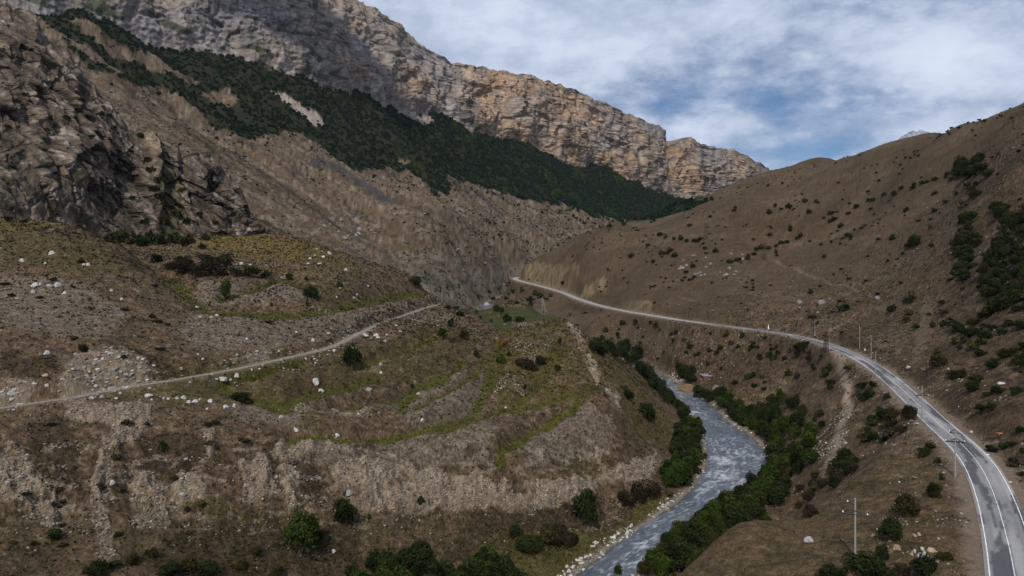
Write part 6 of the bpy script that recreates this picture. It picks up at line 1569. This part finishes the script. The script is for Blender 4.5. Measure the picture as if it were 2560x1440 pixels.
def person():
    p = hit(1596, 783)
    J = [(0, 0, .95, .15), (0, 0, 1.2, .16), (0, .0, 1.42, .15), (0, -.02, 1.52, .06), (0, -.03, 1.62, .10), (0, -.03, 1.74, .085),
         (.2, 0, 1.4, .065), (.26, .03, 1.12, .045), (.25, -.05, .88, .035), (-.2, 0, 1.4, .065), (-.26, -.04, 1.12, .045), (-.25, -.12, .88, .035),
         (.1, 0, .88, .1), (.12, -.06, .5, .07), (.12, .02, .06, .045), (.12, -.1, .03, .04), (-.1, 0, .88, .1), (-.12, .06, .5, .07), (-.12, .16, .08, .045), (-.12, .05, .03, .04)]
    E = [(0, 1), (1, 2), (2, 3), (3, 4), (4, 5), (2, 6), (6, 7), (7, 8), (2, 9), (9, 10), (10, 11), (0, 12), (12, 13), (13, 14), (14, 15), (0, 16), (16, 17), (17, 18), (18, 19)]
    o = skin_body_ops('person', J, E, M_CLOTH, tuple(p + np.array([0, 0, .05])), .4, 1.0)
    tag(o, 'person in dark clothes walking on the far stretch of road', 'person')
    b = __import__('bmesh').new(); __import__('bmesh').ops.create_uvsphere(b, u_segments=10, v_segments=8, radius=.125)
    for v in b.verts: v.co = (v.co.x * .9, v.co.y, v.co.z * 1.15)
    me = bpy.data.meshes.new('head'); b.to_mesh(me); b.free(); me.materials.append(M_SKIN)
    h = bpy.data.objects.new('head', me); COL.objects.link(h); h.parent = o; h.location = (0, -.04, 1.66)
person()
def branch():
    p = hit(132, 583); m = MB()
    m.tube([(-4.2, 0, .8), (-2, .2, .7), (0, 0, .25), (.9, 0, -.1)], [.05, .10, .15, .18], 6); m.tube([(-.6, .1, .4), (-1.4, .1, 1.5), (-1.6, .1, 2.3)], [.10, .06, .03], 5); m.tube([(-2.6, .2, .75), (-3.6, .3, 1.3)], [.06, .03], 5); m.tube([(-1.4, .1, 1.5), (-2.2, 0, 1.9)], [.05, .02], 5)
    o = m.build('dead_branch', M_DEAD, None, True); o.location = tuple(p); tag(o, 'bleached dead branch lying below the plateau edge', 'branch')
branch()
for px, py, w, lb in ((2527, 1206, 11, 'white litter bag on the verge at the right edge'), (2470, 1137, 8, 'small white litter bag just above the near road line')):
    p = hit(px, py); s = w * p[1] / F / 2; v, f = stone_np(510 + px, 2)
    v = v * (1 + .25 * np.random.default_rng(px).normal(size=(len(v), 1)) * .4)
    o = mesh_np('litter_bag', v * np.array([s, s * .7, s * .5]), [f], M_WHITE, None, True); o.location = tuple(p); tag(o, lb, 'litter')
# shrubs rooted in the crag's ledges and gully
bpy.context.view_layer.update()
crag = bpy.data.objects['rock_crag']
def crag_hit(px, py):
    d = Vector(((px - CX) / F, 1.0, (YH - py) / F)).normalized()
    ok, loc, nrm, _ = crag.ray_cast(Vector((0, 0, HC)), d)
    return np.array(loc) if ok else None
for px, py, w in ((378, 430, 26), (392, 455, 24), (386, 480, 30), (400, 500, 34), (420, 520, 26), (440, 540, 30), (455, 480, 20), (448, 520, 22), (465, 560, 26), (372, 405, 22), (360, 560, 24), (410, 560, 30), (300, 420, 20), (165, 300, 22), (255, 290, 20), (120, 330, 18), (60, 240, 16),
                  (330, 500, 20), (250, 500, 18), (500, 540, 22), (540, 560, 18), (355, 330, 20), (350, 345, 24), (205, 255, 20), (230, 345, 16), (270, 420, 16), (20, 320, 18), (30, 420, 20)):
    q = crag_hit(px, py)
    if q is not None:
        k = q[1] / F; shrub_at(q, w * k, w * .7 * k, random.choice([M_DARK, M_OLIVE]), 'dark shrub rooted in the ledges and gully of the crag', 'shrubs on the crag', 'MID')
plant_shrubs()
# name each of a few alike by where it stands among them
ORD = ['', 'second ', 'third ', 'fourth ', 'fifth ', 'sixth ', 'seventh ', 'eighth ', 'ninth ', 'tenth ', 'eleventh ', 'twelfth ']
bpy.context.view_layer.update()
same = {}
for o in bpy.data.objects:
    if o.parent is None and o.get('group') and o.get('label') and o.name in scn.objects: same.setdefault(o['label'], []).append(o)
for lb, os_ in same.items():
    if 2 <= len(os_) <= 12 and len(lb.split()) <= 11:
        os_.sort(key=lambda q: q.location.x / q.location.y)
        for i, o in enumerate(os_): o['label'] = lb + (', leftmost of the group' if i == 0 else ', rightmost of the group' if i == len(os_) - 1 else ', %sfrom the left' % ORD[i])

def haze():
    m = bpy.data.materials.new('haze_air'); m.use_nodes = True
    tt = m.node_tree; tt.nodes.clear(); N = NT(tt)
    v = N.n('ShaderNodeVolumePrincipled'); v.inputs['Color'].default_value = (.80, .88, 1.0, 1); v.inputs['Density'].default_value = HAZE; v.inputs['Anisotropy'].default_value = 0.2
    o = N.n('ShaderNodeOutputMaterial'); tt.links.new(v.outputs[0], o.inputs['Volume'])
    zs = [(q.matrix_world @ Vector(c)).z for q in bpy.data.objects if q.type == 'MESH' and q.name in ('ground', 'cliff', 'rock_crag', 'mountain') for c in q.bound_box]
    z0, z1 = min(zs) - 1, max(zs) + 10
    MB_ = MB().box((0, 3500, (z0 + z1) / 2), (26000, 9000, z1 - z0))
    b = MB_.build('haze', m)
    tag(b, 'thin blue air over the whole valley', kind='stuff')
HAZE = 0.000013
bpy.context.view_layer.update()
haze()
